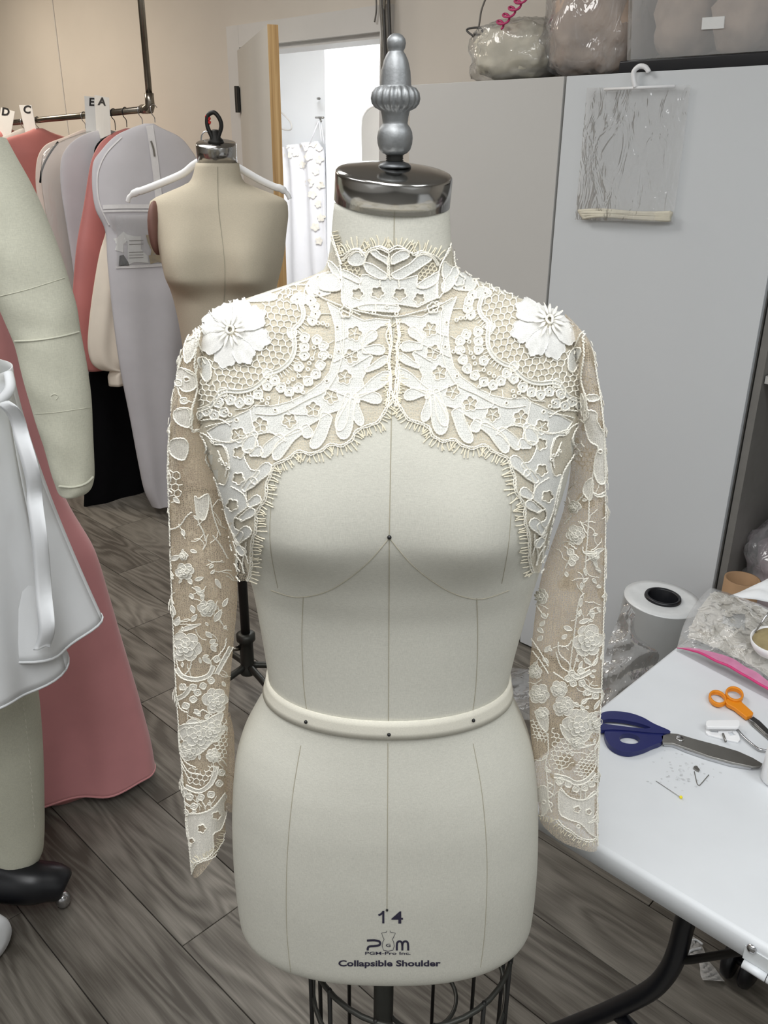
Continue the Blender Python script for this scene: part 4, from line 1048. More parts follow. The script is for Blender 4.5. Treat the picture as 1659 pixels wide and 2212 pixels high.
sleeve_lace(0,
    [(402, 1396, 31), (447, 1312, 18), (427, 1586, 34), (401, 1233, 18), (464, 1512, 26), (457, 1575, 24), (410, 1620, 20), (460, 1630, 14), (398, 1200, 9)],
    [(382, 1204, -25, 22, 11), (413, 1255, 60, 14, 9), (429, 1272, 40, 18, 9), (431, 1249, -20, 18, 8), (437, 1290, 80, 14, 7), (386, 1341, -70, 22, 13), (418, 1315, 70, 18, 10), (416, 1287, 60, 14, 8), (436, 1283, 30, 14, 8), (421, 1333, -55, 20, 9), (451, 1370, 40, 18, 10), (459, 1384, -30, 15, 11), (461, 1399, 50, 18, 11),
     (427, 1538, 50, 20, 10), (412, 1354, -20, 50, 9), (470, 1328, -60, 30, 13), (445, 1425, 40, 22, 9), (448, 1545, -40, 16, 8), (384, 1080, 40, 18, 9), (398, 1150, 70, 16, 8), (420, 1190, 20, 15, 7), (470, 1260, 60, 24, 9), (485, 1300, -60, 22, 9)],
    [L2((80, 490), (100, 570), (130, 620)), L2((190, 470), (180, 560), (140, 610)), L2((280, 460), (330, 520), (310, 600)), L2((440, 330), (430, 400), (380, 470)), L2((90, 780), (110, 860), (160, 890)), L2((200, 890), (240, 900), (270, 870), (350, 920)), L2((350, 870), (400, 900)),
     L2((110, 1190), (150, 1260), (220, 1300)), L2((110, 1230), (170, 1330), (260, 1350)), L2((120, 1280), (180, 1400)), L2((160, 1650), (260, 1640), (340, 1600), (430, 1490)), L2((260, 1540), (290, 1590), (290, 1610)), L2((320, 1540), (330, 1600)), L2((300, 1200), (400, 1240), (440, 1290)),
     Z9((30, 800), (60, 900), (30, 1000), (70, 1050)), Z9((50, 400), (30, 600), (40, 760)), Z9((60, 1440), (150, 1400), (220, 1300), (280, 1250)), Z9((300, 1120), (330, 1330), (390, 1470), (410, 1560)), Z9((450, 1100), (490, 1300), (560, 1500)), Z9((480, 1500), (560, 1600), (640, 1750)),
     [(369, 930), (366, 1020), (369, 1120), (371, 1200), (375, 1300), (379, 1400), (384, 1500), (391, 1600), (399, 1700), (408, 1800), (417, 1886)],
     Z4((60, 1000), (20, 1150), (40, 1300), (110, 1340)), Z4((60, 1090), (130, 1140), (150, 1060)), Z4((20, 1400), (80, 1390), (110, 1480))],
    [L2((85, 560), (130, 620), (220, 640), (310, 610), (350, 540)), L2((90, 790), (140, 760), (180, 700)), L2((150, 1440), (240, 1475), (310, 1440), (350, 1370), (365, 1290)), L2((370, 600), (430, 480), (470, 400))],
    [(L2((340, 1240), (400, 1260), (330, 1390), (240, 1440), (150, 1420), (180, 1290), (260, 1330)), 12), (L2((400, 960), (440, 940), (470, 1100), (495, 1210), (380, 1260), (340, 1160)), 9.5), (Z9((20, 820), (150, 800), (170, 1080), (100, 1180), (30, 1080)), 15)],
    [(L2((165, 1660), (260, 1645), (350, 1600), (430, 1500), (438, 1640), (400, 1760), (345, 1800), (345, 1920), (280, 1990), (215, 2010), (195, 2080), (180, 1880)), [star5(*L2((368, 1660))[0], 10), star5(*L2((265, 1757))[0], 10), star5(*L2((192, 1850))[0], 7)]),
     (Z9((90, 200), (150, 150), (240, 160), (270, 250), (230, 350), (150, 330), (100, 280)), []), (Z9((300, 1090), (340, 1110), (400, 1070), (440, 1080), (430, 1250), (390, 1340), (340, 1300)), []), (Z4((40, 1090), (130, 1130), (140, 1230), (60, 1260), (20, 1180)), [circ(*Z4((80, 1170))[0], 5)]),
     (Z4((90, 880), (160, 760), (170, 830), (120, 1000), (80, 1050), (70, 960)), []), (Z9((60, 500), (180, 470), (230, 560), (190, 700), (60, 640)), []), (L2((100, 1000), (270, 960), (340, 920), (410, 890), (400, 960), (330, 1120), (220, 1210), (110, 1170)), [])],
    L2((442, 1790), (420, 1870), (385, 1920), (345, 1970), (270, 2000), (225, 2030), (195, 2100)), 1,
    L2((150, 1640), (130, 700), (200, 700), (270, 690), (330, 650), (180, 1520), (210, 1590), (260, 1520), (330, 1500), (385, 1420), (400, 1340), (150, 840), (200, 790), (230, 740), (370, 490)) + Z4((30, 1200), (60, 1330)),
    [(375, 1100), (490, 1100), (505, 1300), (490, 1500), (480, 1700), (420, 1780), (395, 1600), (380, 1350)])
sleeve_lace(1,
    [(1269, 1382, 32), (1169, 1288, 16), (1249, 1566, 34), (1281, 1560, 22), (1208, 1487, 17), (1217, 1524, 21), (1166, 1497, 20), (1172, 1540, 14), (1245, 1155, 19), (1243, 1095, 13), (1157, 1450, 14), (1245, 1600, 16), (1282, 1200, 10)],
    [(1277, 1325, 80, 22, 11), (1261, 1340, -20, 24, 9), (1227, 1356, 20, 20, 10), (1219, 1374, -40, 14, 9), (1177, 1330, 50, 16, 9), (1174, 1346, -50, 15, 9), (1170, 1361, 40, 16, 9), (1169, 1378, -50, 15, 10), (1253, 1435, -70, 20, 7), (1268, 1428, 40, 22, 9), (1284, 1428, -60, 22, 7), (1261, 1513, -40, 18, 9), (1245, 1521, 40, 14, 9), (1258, 1530, 70, 16, 8), (1287, 1521, -60, 24, 7),
     (1273, 1195, 20, 24, 10), (1291, 1188, -20, 24, 9), (1284, 1216, 70, 24, 7), (1290, 1230, 50, 18, 6), (1264, 1234, 80, 18, 7), (1282, 1254, 50, 14, 7), (1291, 1266, 10, 10, 7), (1256, 1265, 90, 16, 7), (1254, 1300, -80, 20, 7), (1252, 1322, -75, 16, 7), (1184, 1400, -50, 18, 9), (1180, 1425, 40, 16, 8), (1237, 1205, 60, 14, 8), (1225, 1240, 70, 12, 7)],
    [R3((1000, 790), (960, 1060), (950, 1160), (940, 1400), (915, 1700), (900, 1900)), R4((690, 0), (650, 60), (620, 250), (605, 380), (590, 480), (580, 570), (560, 700)), R4((640, 490), (620, 560), (600, 640)), R4((690, 500), (700, 540), (740, 570)), R4((800, 490), (780, 560), (740, 600), (650, 640)), R4((510, 440), (560, 430), (590, 380)),
     R4((480, 400), (490, 500), (560, 570), (590, 640)), R4((460, 480), (500, 600), (570, 650)), R4((440, 650), (500, 690), (540, 720)), R4((270, 380), (330, 470), (400, 600)), R4((280, 480), (340, 560), (400, 660)), R4((310, 100), (350, 160), (390, 200), (400, 170)), R4((660, 930), (600, 900)), R4((680, 980), (660, 930), (700, 880), (760, 860)),
     R4((770, 1280), (780, 1420), (720, 1520)), R4((500, 1600), (560, 1670), (640, 1700), (720, 1690), (790, 1640)), R4((660, 1600), (660, 1690)), R4((700, 1600), (700, 1690)), R4((395, 1150), (400, 1300), (380, 1400), (395, 1560), (400, 1700), (430, 1800)), R4((400, 1560), (440, 1580), (400, 1620), (440, 1660), (400, 1700), (440, 1740), (405, 1780)),
     R3((740, 1100), (780, 1200), (850, 1130), (900, 1070)), R3((700, 1380), (780, 1290)), R3((860, 1350), (920, 1480)), R3((880, 1620), (900, 1690), (1040, 1690)), R3((700, 1620), (760, 1700), (700, 1850)), R3((740, 1590), (820, 1650)), R3((900, 1780), (990, 1720)), R3((1000, 1860), (1060, 1890)),
     [(1281, 780), (1294, 860), (1302, 930), (1304, 1010), (1305, 1100), (1304, 1200), (1302, 1300), (1299, 1400), (1296, 1500), (1291, 1600), (1288, 1690), (1288, 1770), (1289, 1826)]],
    [R4((590, 660), (640, 690), (740, 640)), R4((660, 710), (700, 770), (760, 800), (820, 800)), R4((450, 1500), (540, 1520), (620, 1560), (700, 1540), (770, 1470))],
    [(R4((430, 1090), (510, 1190), (600, 1250), (570, 1390), (470, 1490), (425, 1400)), 11), (R4((640, 1380), (770, 1290), (770, 1450), (690, 1530), (600, 1480)), 8), (R4((262, 1030), (330, 1060), (390, 1160), (390, 1230), (280, 1200)), 8), (R3((760, 520), (900, 500), (890, 660), (760, 740)), 13)],
    [(R4((490, 1620), (570, 1680), (680, 1705), (790, 1640), (805, 1980), (740, 1985), (660, 1900), (560, 1860), (490, 1800)), [star5(*R4((630, 1780))[0], 8), star5(*R4((725, 1800))[0], 7), circ(*R4((640, 1920))[0], 4)]), (R4((310, 1620), (390, 1600), (395, 1800), (310, 1820)), [circ(*R4((370, 1720))[0], 4)]),
     (R3((905, 200), (1010, 190), (1030, 300), (1090, 430), (1105, 640), (1105, 920), (1050, 950), (1000, 830), (1010, 690), (1040, 560), (950, 480)), [circ(*R3((1060, 610))[0], 4)]), (R3((895, 1000), (930, 930), (985, 900), (985, 1050), (960, 1130), (900, 1060)), []), (R3((985, 1040), (1040, 1070), (1100, 1040), (1100, 1080), (1030, 1090)), []),
     (R3((930, 20), (1000, 10), (1040, 60), (960, 80)), []), (R3((880, 0), (920, 100), (890, 240), (870, 120)), []), (R4((300, 970), (390, 990), (390, 1140), (330, 1080)), []), (R4((500, 1080), (600, 1170), (690, 1250), (780, 1240), (640, 1270), (530, 1180)), [])],
    R4((480, 1860), (520, 1910), (580, 1950), (650, 2005), (730, 2030), (805, 2010)), 1,
    R4((560, 700), (600, 740), (660, 640), (670, 740), (715, 815), (775, 845), (620, 690), (500, 1540), (560, 1570), (620, 1610), (690, 1600), (745, 1570), (785, 1530), (590, 660), (490, 1550)) + R3((760, 1680), (800, 1740), (770, 1790)),
    [(1240, 1020), (1300, 1020), (1300, 1300), (1292, 1500), (1285, 1700), (1175, 1700), (1150, 1560), (1150, 1400), (1180, 1250)])
fr_ = MB(); fringe(fr_, slv[1][1], R4((310, 1825), (360, 1835), (430, 1850)), 1, L=10, gap=5, double=False); fr_.build('eyelash_fringe', M['lace_thread'], slv[1][0], kind='stuff')

# ================================================================== BACK DRESS FORM
BD = 2.33
F2 = [(352, 424, 516, 0.055, 0.055, 2.0), (372, 420, 518, 0.058, 0.06), (392, 412, 526, 0.064, 0.07), (402, 395, 545, 0.068, 0.075), (415, 365, 580, 0.074, 0.085), (428, 337, 612, 0.08, 0.09), (440, 324, 621, 0.085, 0.095),
      (460, 326, 622, 0.09, 0.1, 2.4), (500, 336, 618, 0.1, 0.105, 2.5), (540, 350, 614, 0.108, 0.105, 2.5), (600, 365, 602, 0.108, 0.1, 2.3), (650, 378, 588, 0.1, 0.094, 2.2), (700, 389, 575, 0.094, 0.088), (760, 398, 562, 0.092, 0.088),
      (810, 396, 572, 0.1, 0.1), (870, 386, 590, 0.11, 0.12, 2.3), (940, 384, 600, 0.115, 0.125, 2.4), (1010, 390, 600, 0.11, 0.12, 2.4)]
bz2 = atD(478, 585, BD)[2]
xa, xb = atD(412, 585, BD)[0], atD(560, 585, BD)[0]
G2 = form_grid(F2, BD, nv=90, N=72, bumps=[(xa, bz2, 0.075, 0.075, 0.13, 0.036), (xb, bz2, 0.075, 0.075, 0.13, 0.036)])
f2 = thing('dress_form', 'worn beige dress form with loop hook, standing by the garment rack', 'dress form', (atD(470, 400, BD)[0], BD, 0))
mb2 = MB().grid(G2, closev=True); mb2.build('torso', M['linen_old'], f2)
P2 = proj_body(mb2.bvh())
sm = MB(); thread(sm, P2, [(470, 360), (472, 450), (486, 580), (480, 700)], 0.0009, 0.0005, 6); sm.build('seam', M['seam'], f2)
nc2 = (atD(427, 352, BD) + atD(513, 352, BD)) / 2; nr2 = np.linalg.norm(atD(427, 352, BD) - atD(513, 352, BD)) / 2
ax2 = np.array([0.02, -0.22, 0.975]); ax2 /= np.linalg.norm(ax2)
MB().lathe([(nr2 * 0.97, 0), (nr2, 0), (nr2, 0.044), (nr2 * 0.97, 0.047), (0.001, 0.049)], nc2, 48, ax2).build('neck_cap', M['chrome'], f2)
t2 = nc2 + ax2 * 0.047
hk = lambda x, y: atD(x, y, BD - 0.02)
MB().lathe([(0.021, 0), (0.018, 0.008), (0.012, 0.014), (0.009, 0.03)], t2, 20, ax2).build('hook_collar', M['black_iron'], f2)
MB().tube(smoothpts([hk(460, 316), hk(458, 298), hk(448, 272), hk(449, 250), hk(462, 243), hk(474, 256), hk(478, 274), hk(471, 298), hk(469, 316)], 5), 0.0052, 10).build('loop_hook', M['black_iron'], f2)
MB().tube(smoothpts([hk(444, 250), hk(452, 256), hk(447, 262), hk(455, 266)], 5), 0.004, 6).build('thread_tie', M['red'], f2)
# armhole plate on its left
ap = MB(); pts = [P2(x, y, 0.002) for x, y in ((327, 452), (330, 470), (337, 495), (345, 515), (351, 532))]
pl_c = np.array([q[0] for q in pts if q is not None]).mean(0)
ap.ball(pl_c + [-0.006, 0.03, -0.003], (0.018, 0.05, 0.066), 20); ap.build('armhole_plate', M['stain'], f2)
px, py = atD(478, 1100, BD)[0], BD
foot = atz(535, 1442, 0.11)
px, py = foot[0], foot[1]
zt = G2[-1][:, 2].mean()
top2 = np.array([G2[60].mean(0)[0], BD, 0])
MB().tube([(px, py, 0.1), (px, py, zt + 0.1)], 0.0145, 14).build('pole', M['black_iron'], f2)
hub = MB(); hub.lathe([(0.024, 0.09), (0.03, 0.1), (0.024, 0.115), (0.022, 0.125), (0.022, 0.21), (0.03, 0.215), (0.03, 0.235), (0.018, 0.24)], (px, py, 0), 20); hub.build('hub', M['grey_wire'], f2)
MB().tube([(px - 0.02, py - 0.01, 0.19), (px - 0.05, py - 0.02, 0.19)], 0.009, 8).build('knob', M['pipe'], f2)
for a in (232, 308, 8, 128):
    a = math.radians(a); d = np.array([math.cos(a), math.sin(a), 0]); p0 = np.array([px, py, 0])
    lg = MB().tube(smoothpts([p0 + [0, 0, 0.12] + d * 0.015, p0 + d * 0.12 + [0, 0, 0.105], p0 + d * 0.26 + [0, 0, 0.06]], 5), 0.011, 8).build('leg', M['grey_wire'], f2)
    MB().ball(p0 + d * 0.26 + [0, 0, 0.025], (0.02, 0.02, 0.025), 10).build('caster', M['black'], lg)

# white coat hanger leaning on that form's shoulders, behind its neck
hgD = BD + 0.09
hgr = thing('clothes_hanger', 'white coat hanger hooked behind the neck of the worn beige form', 'hanger', atD(450, 400, hgD))
hb = MB()
pts = [atD(276, 437, hgD), atD(280, 425, hgD), atD(297, 414, hgD), atD(306, 412, hgD), atD(345, 397, hgD), atD(395, 375, hgD), atD(425, 352, hgD), atD(470, 338, hgD), atD(515, 362, hgD), atD(560, 388, hgD), atD(594, 404, hgD), atD(606, 407, hgD), atD(620, 418, hgD), atD(626, 430, hgD)]
hb.tube(smoothpts(pts, 4), [0.006] * 6 + [0.0095] * (len(smoothpts(pts, 4)) - 12) + [0.006] * 6, 10); hb.build('bar', M['white_hanger'], hgr)
MB().tube(smoothpts([atD(470, 338, hgD), atD(452, 322, hgD), atD(436, 305, hgD), atD(437, 290, hgD), atD(445, 284, hgD), atD(452, 288, hgD)], 5), 0.002, 6).build('hook', M['steel'], hgr)

# ================================================================== PADDED BODY FORM WITH SOFT ARM (left edge)
AD = 1.42
pf = thing('body_form', 'padded full body form with one soft arm, cut by the left edge', 'dress form', (-0.95, 1.5, 0.0))
ROWS_ARM = [(-60, 330, 0, 296, .06), (-70, 420, 62, 400, .062), (-55, 510, 108, 500, .06), (-25, 600, 142, 595, .056), (10, 680, 163, 668, .053), (34, 738, 171, 718, .05), (52, 810, 187, 800, .047), (75, 890, 196, 880, .044), (97, 960, 199, 950, .041), (118, 1030, 202, 1020, .038), (131, 1062, 198, 1052, .034), (145, 1068, 188, 1064, .022), (160, 1068, 174, 1066, .004)]
GA = tube_loft(ROWS_ARM, AD, n=40, k=150, wr=0.0012, seed=3)
am = MB().grid(GA, closev=True); am.build('arm', M['linen_pad'], pf); PA = proj_body(am.bvh())
sm = MB(); thread(sm, PA, [(32, 737), (80, 735), (130, 727), (170, 717)], 0.0016, 0.0, 5); sm.build('seam', M['linen_pad'], pf)
sm = MB(); thread(sm, PA, [(128, 1050), (160, 1052), (185, 1044), (200, 1030)], 0.002, 0.0, 5); sm.build('seam', M['linen_pad'], pf)
sm = MB(); thread(sm, PA, [(60, 893), (110, 892), (195, 880)], 0.0006, 0.0, 5); sm.build('seam', M['linen_pad'], pf)
sm = MB(); thread(sm, PA, [(110, 855), (118, 851), (126, 856), (120, 864)], 0.0009, 0.0, 4); sm.build('seam', M['linen_pad'], pf)
sm = MB(); thread(sm, PA, [(0, 640), (60, 625), (140, 600)], 0.0007, 0.0, 5); sm.build('seam', M['linen_pad'], pf)
LD = 1.52
ROWS_LEG = [(-120, 1400, 62, 1400, .085), (-110, 1460, 72, 1460, .08), (-100, 1550, 84, 1550, .075), (-88, 1640, 90, 1640, .072), (-70, 1720, 93, 1720, .064), (-45, 1790, 94, 1790, .056), (-20, 1840, 92, 1835, .05), (4, 1880, 78, 1868, .04), (16, 1893, 60, 1886, .03), (26, 1896, 48, 1893, .01)]
GLg = tube_loft(ROWS_LEG, LD, n=40, k=80, wr=0.0006, seed=8)
lm = MB().grid(GLg, closev=True); lm.build('leg', M['linen_pad'], pf); PLg = proj_body(lm.bvh())
sm = MB()
for i in range(24):
    t = i / 23; y = 1490 + 290 * t; x = 42 + 32 * t ** 0.6
    thread(sm, PLg, [(x, y), (x + 1.0, y + 7)], 0.0009, 0.0, 3.5)
sm.build('stitching', M['tape'], pf)
ROWS_TOR = [(-420, 230, -150, 230, .06), (-430, 300, -60, 290, .09), (-470, 380, -20, 360, .11), (-480, 520, -30, 520, .12), (-450, 700, -50, 700, .11), (-420, 830, -30, 830, .1), (-450, 960, 20, 960, .12), (-440, 1150, 40, 1150, .14), (-420, 1330, 60, 1330, .13), (-400, 1440, 50, 1440, .1)]
MB().grid(tube_loft(ROWS_TOR, LD, n=40, k=40), closev=True).build('torso', M['linen_pad'], pf)
bf = MB()
fp = lambda x, y, z=0.05: atz(x, y, z)
bf.tube(smoothpts([fp(-60, 1880, .09), fp(0, 1893, .09), fp(60, 1905, .085), fp(110, 1905, .075), fp(142, 1915, .06)], 5), [0.055, 0.056, 0.057, 0.057, 0.057, 0.056, 0.055, 0.054, 0.053, 0.052, 0.05, 0.049, 0.048, 0.046, 0.045, 0.044, 0.043, 0.041, 0.039, 0.036, 0.03], 14)
bf.build('base', M['black'], pf)
cw = atz(143, 1958, 0.0)
MB().ball(cw + np.array([-0.005, 0.0, 0.022]), (0.018, 0.018, 0.022), 12).build('caster', M['steel'], pf)

# white flared tunic on that form
tn = thing('tunic', 'white flared tunic skirt with rolled hem on the padded body form', 'garment', (-0.95, 1.48, 0.7))
def flare(top, bottom, D, waves, amp, k=40, n=90, depth0=0.10, depth1=0.16, hem=None, a0=0.0, a1=2 * PI, ph=0.0):
    """cloth falling from a waist row to a wavy hem; rows are (left x, right x, y)"""
    P = []
    for i in range(k):
        t = i / (k - 1); e = t ** 1.25
        y = top[2] + (bottom[2] - top[2]) * t; xl = top[0] + (bottom[0] - top[0]) * e; xr = top[1] + (bottom[1] - top[1]) * e
        Lp, Rp = atD(xl, y, D), atD(xr, y, D); c = (Lp + Rp) / 2; h = (Rp - Lp) / 2; ring = []
        for j in range(n):
            a = a0 + (a1 - a0) * j / (n - 1); w = 1 + amp * t * math.sin(waves * a + ph) + 0.5 * amp * t * math.sin((waves + 3) * a + 2)
            p = c + h * math.cos(a) * w + np.array([0, 1, 0]) * math.sin(a) * (depth0 + (depth1 - depth0) * e) * w
            if hem: p = p + np.array([0, 0, 1]) * hem(a) * t
            ring.append(p)
        P.append(ring)
    return np.array(P)
G = flare((-330, 18, 800), (-420, 206, 1352), 1.46, 7, 0.035, hem=lambda a: 0.012 * math.sin(5 * a + 1), ph=1.0, depth0=0.11, depth1=0.17)
MB().grid(G, closeu=False).build('back_panel', M['white_cloth'], tn, solid=0.002)
hm = MB().tube(list(G[-1]), 0.0028, 6); hm.build('rolled_hem', M['white_cloth'], tn)
G = flare((-330, 14, 845), (-420, 128, 1446), 1.40, 6, 0.05, hem=lambda a: 0.01 * math.sin(6 * a), ph=0.6, depth0=0.11, depth1=0.19)
MB().grid(G).build('front_panel', M['white_cloth'], tn, solid=0.002)
hm = MB().tube(list(G[-1]), 0.0028, 6); hm.build('rolled_hem', M['white_cloth'], tn)
# ruffle edge of the front panel
rf = []
path = [(20, 866), (48, 892), (66, 950), (88, 1030), (93, 1090), (104, 1180), (113, 1290), (118, 1360), (108, 1398)]
pth = smoothpts(path, 6)
for i, p in enumerate(pth):
    q = atD(p[0], p[1], 1.30 - 0.02 * math.sin(i * 0.5)); q0 = atD(p[0] - 30 - 6 * i / len(pth), p[1] + 6, 1.315)
    rf.append([q0, q0 * 0.66 + q * 0.34 + np.array([0, -0.004, 0]), q0 * 0.33 + q * 0.67 + np.array([0, 0.004, 0]), q])
MB().grid(np.array(rf)).build('ruffle', M['white_cloth'], tn, solid=0.0015)
bn_ = [atD(-40, 880, 1.36), atD(0, 866, 1.345), atD(22, 838, 1.345), atD(18, 806, 1.36)]
MB().tube(smoothpts(bn_, 5), 0.008, 8).build('waist_binding', M['white_cloth'], tn)

# pink gown hanging behind it, hem just touching the floor
pg = thing('satin_gown', 'long rose pink satin gown spreading to the floor behind the tunic', 'gown', (-1.0, 1.95, 0.0))
def folds(rows, D, n=110, k=60, waves=9, amp=0.05, dep=0.14, ph=0.0, dirv=np.array([0, 1, 0])):
    S = np.array(rows, float); t0 = np.arange(len(S)); tq = np.linspace(0, len(S) - 1, k); C = [pchip(t0, S[:, i], tq) for i in range(S.shape[1])]; P = []
    for i in range(k):
        Lp, Rp = atD(C[0][i], C[1][i], D), atD(C[2][i], C[3][i], D); c = (Lp + Rp) / 2; h = (Rp - Lp) / 2; t = i / (k - 1); ring = []
        for j in range(n):
            a = 2 * PI * j / n; w = 1 + amp * (0.3 + t) * math.sin(waves * a + ph + 1.5 * t)
            ring.append(c + h * math.cos(a) + dirv * math.sin(a) * dep * (0.5 + 0.5 * t) * w)
        P.append(ring)
    return np.array(P)
GP = folds([(-110, 620, 18, 620), (-120, 720, 40, 720), (-140, 880, 76, 880), (-170, 1070, 132, 1070), (-190, 1200, 204, 1200), (-200, 1290, 232, 1290), (-210, 1400, 264, 1400), (-215, 1520, 300, 1520), (-220, 1620, 326, 1620), (-222, 1668, 333, 1664)], 1.93, amp=0.10)
MB().grid(GP, closev=True).build('skirt', M['pink'], pg, solid=0.002)
GP2 = folds([(-150, 1500, 180, 1500), (-180, 1620, 215, 1620), (-200, 1722, 190, 1716)], 1.87, amp=0.08, dep=0.055, k=30)
MB().grid(GP2, closev=True).build('underskirt', M['rose'], pg, solid=0.002)
MB().tube(list(GP[-1]) , 0.0035, 6, closed=True).build('hem', M['pink'], pg)
# coral gown shoulder seen between arm and tunic
cg = thing('coral_gown', 'bright coral satin gown glimpsed between the padded arm and white tunic', 'gown', (-1.15, 2.1, 0.0))
GC = folds([(-160, 560, 10, 560), (-160, 660, 34, 660), (-150, 760, 62, 760), (-150, 900, 72, 900), (-150, 1200, 80, 1200), (-150, 1480, 90, 1480), (-150, 1590, 90, 1590)], 2.1, waves=7, amp=0.12, dep=0.06)
MB().grid(GC, closev=True).build('body', M['coral'], cg, solid=0.002)

# white rounded parcel at the bottom left corner
wp = thing('fabric_roll', 'end of a white fabric roll poking in at the lower left corner', 'fabric roll', atz(-25, 2050, 0.06))
ce = atz(-22, 2020, 0.09)
MB().lathe([(0.0001, 0.0), (0.03, 0.0), (0.052, 0.004), (0.056, 0.014), (0.056, 0.5)], ce + np.array([0.0, 0, -0.03]), 32, (-0.86, 0.5, 0.0)).build('roll', M['white_cloth'], wp)
MB().lathe([(0.012, -0.001), (0.016, -0.001), (0.016, 0.5), (0.012, 0.5)], ce + np.array([0.0, 0, -0.03]), 20, (-0.86, 0.5, 0.0)).build('core', M['card'], wp)

# ================================================================== GARMENT RACK
RV = 2.18
def rail(u): return uvz(u, RV, 1.802 - (u - 3.506) * 0.028)
rk = thing('garment_rack', 'galvanised pipe garment rail hung from the ceiling along the beige wall', 'rack', rail(3.5))
RU0 = 3.506
MB().tube([rail(RU0 + 0.03), rail(5.9)], 0.0135, 14).build('rail', M['pipe'], rk)
MB().tube([rail(RU0) + np.array([0, 0, 0.03]), rail(RU0) + np.array([0, 0, CEIL - 1.80])], 0.0135, 14).build('upright_pipe', M['pipe'], rk)
MB().tube([rail(5.02) + np.array([0, 0, 0.02]), rail(5.02) + np.array([0, 0, CEIL - 1.78])], 0.0135, 14).build('upright_pipe', M['pipe'], rk)
e0 = rail(RU0)
MB().tube([e0 + [0, 0, 0.06], e0 + [0, 0, 0.03], e0 + [0, 0, 0.012], e0 + U * 0.006, e0 + U * 0.03, e0 + U * 0.06], [0.019, 0.019, 0.02, 0.02, 0.019, 0.019], 14).build('elbow', M['pipe'], rk)
tt = rail(5.02); MB().tube([tt - U * 0.04, tt + U * 0.04], 0.019, 12).build('tee_joint', M['pipe'], rk)

def hanging(name, label, cat, u, rows, mat, depth=0.05, waves=5, amp=0.12, hookmat='steel', n=64, k=46, tilt=0.0, extra=None, part='body', lean=0.0):
    """garment on a hanger: rows are (height, centre shift along V, half width along V)"""
    R0 = rail(u); o = thing(name, label, cat, (R0[0], R0[1], R0[2]))
    S = np.array(rows, float); t0 = np.arange(len(S)); tq = np.linspace(0, len(S) - 1, k); C = [pchip(t0, S[:, i], tq) for i in range(3)]; P = []
    ax = V * math.cos(tilt) + U * math.sin(tilt); nx = U * math.cos(tilt) - V * math.sin(tilt)
    for i in range(k):
        t = i / (k - 1); ring = []; dz = min(1, 0.25 + t * 1.6)
        for j in range(n):
            a = 2 * PI * j / n; w = 1 + amp * math.sin(waves * a + u * 9 + t * 1.4) * min(1, t * 2)
            ring.append(uvz(u, RV, C[0][i]) + ax * (C[1][i] + C[2][i] * math.cos(a)) + nx * (math.sin(a) * depth * dz * w + lean * t))
        P.append(ring)
    P = np.array(P)
    MB().grid(P, closev=True).build(part, M[mat], o, solid=0.0012 if not mat.startswith(('bag', 'film')) else 0)
    zt = rows[0][0]
    MB().tube(smoothpts([R0 + V * 0.016 + [0, 0, 0.004], R0 + [0, 0, 0.0165], R0 - V * 0.016 + [0, 0, 0.004], R0 - V * 0.012 + [0, 0, -0.02], R0 + [0, 0, -0.035], uvz(u, RV, zt + 0.005)], 4), 0.0019, 6).build('hanger_hook', M[hookmat], o)
    return o, P
Z0 = 1.755
# garments behind, from the far end of the rail towards the elbow
def rows_px(u, L):
    out = []
    for xl, yl, xr, yr in L:
        a, b = onpl(xl, yl, U, u), onpl(xr, yr, U, u); out.append(((a[2] + b[2]) / 2, (a @ V + b @ V) / 2 - RV, abs(b @ V - a @ V) / 2))
    return out
far = [
 ('gown', 'rose gown at the far left end of the rail, under the D tag', 'gown', 4.93, 'rose', 0.17, 0.26, 0.25),
 ('garment_cover', 'clear garment cover on white cloth hanging next to the D tag', 'garment', 4.72, 'bag_dark', 0.15, 0.22, 0.22),
 ('gown', 'rose gown in clear film hanging beside the C tag', 'gown', 4.56, 'rose', 0.19, 0.29, 0.26),
]
for nm, lb, ct, u, mt, s0, s1, zb in far:
    hanging(nm, lb, ct, u, [(Z0 - 0.02, 0, 0.02), (Z0 - 0.04, 0, 0.07), (Z0 - 0.075, 0, s0), (Z0 - 0.12, 0, s1 - 0.03), (Z0 - 0.2, 0, s1), (1.2, 0, s1 - 0.03), (0.8, 0, s1), (zb, 0, s1 + 0.04)], mt, 0.06)
o, P = hanging('gown', 'pale blush dress with a thin black strap under clear film', 'gown', 4.08, [(Z0 - 0.03, 0, 0.02), (Z0 - 0.06, 0, 0.1), (Z0 - 0.10, 0, 0.21), (Z0 - 0.17, 0, 0.26), (Z0 - 0.3, 0, 0.28), (1.2, 0, 0.27), (0.7, 0, 0.3), (0.2, 0, 0.33)], 'blush', 0.032)
st_ = [uvz(4.02, RV - 0.30 + 0.11 * t, 1.50 + 0.17 * (t ** 0.6)) - U * 0.03 for t in np.linspace(0, 1, 10)]
MB().tube(st_, 0.0045, 8).build('black_strap', M['black'], o)
hanging('garment_bag', 'clear film garment bag over pale dress beside the E tag', 'garment bag', 3.98, [(Z0 - 0.03, 0, 0.02), (Z0 - 0.05, 0, 0.09), (Z0 - 0.09, 0, 0.2), (Z0 - 0.15, 0, 0.28), (Z0 - 0.3, 0, 0.3), (1.1, 0, 0.29), (0.5, 0, 0.3), (0.3, 0, 0.31)], 'film_soft', 0.03)
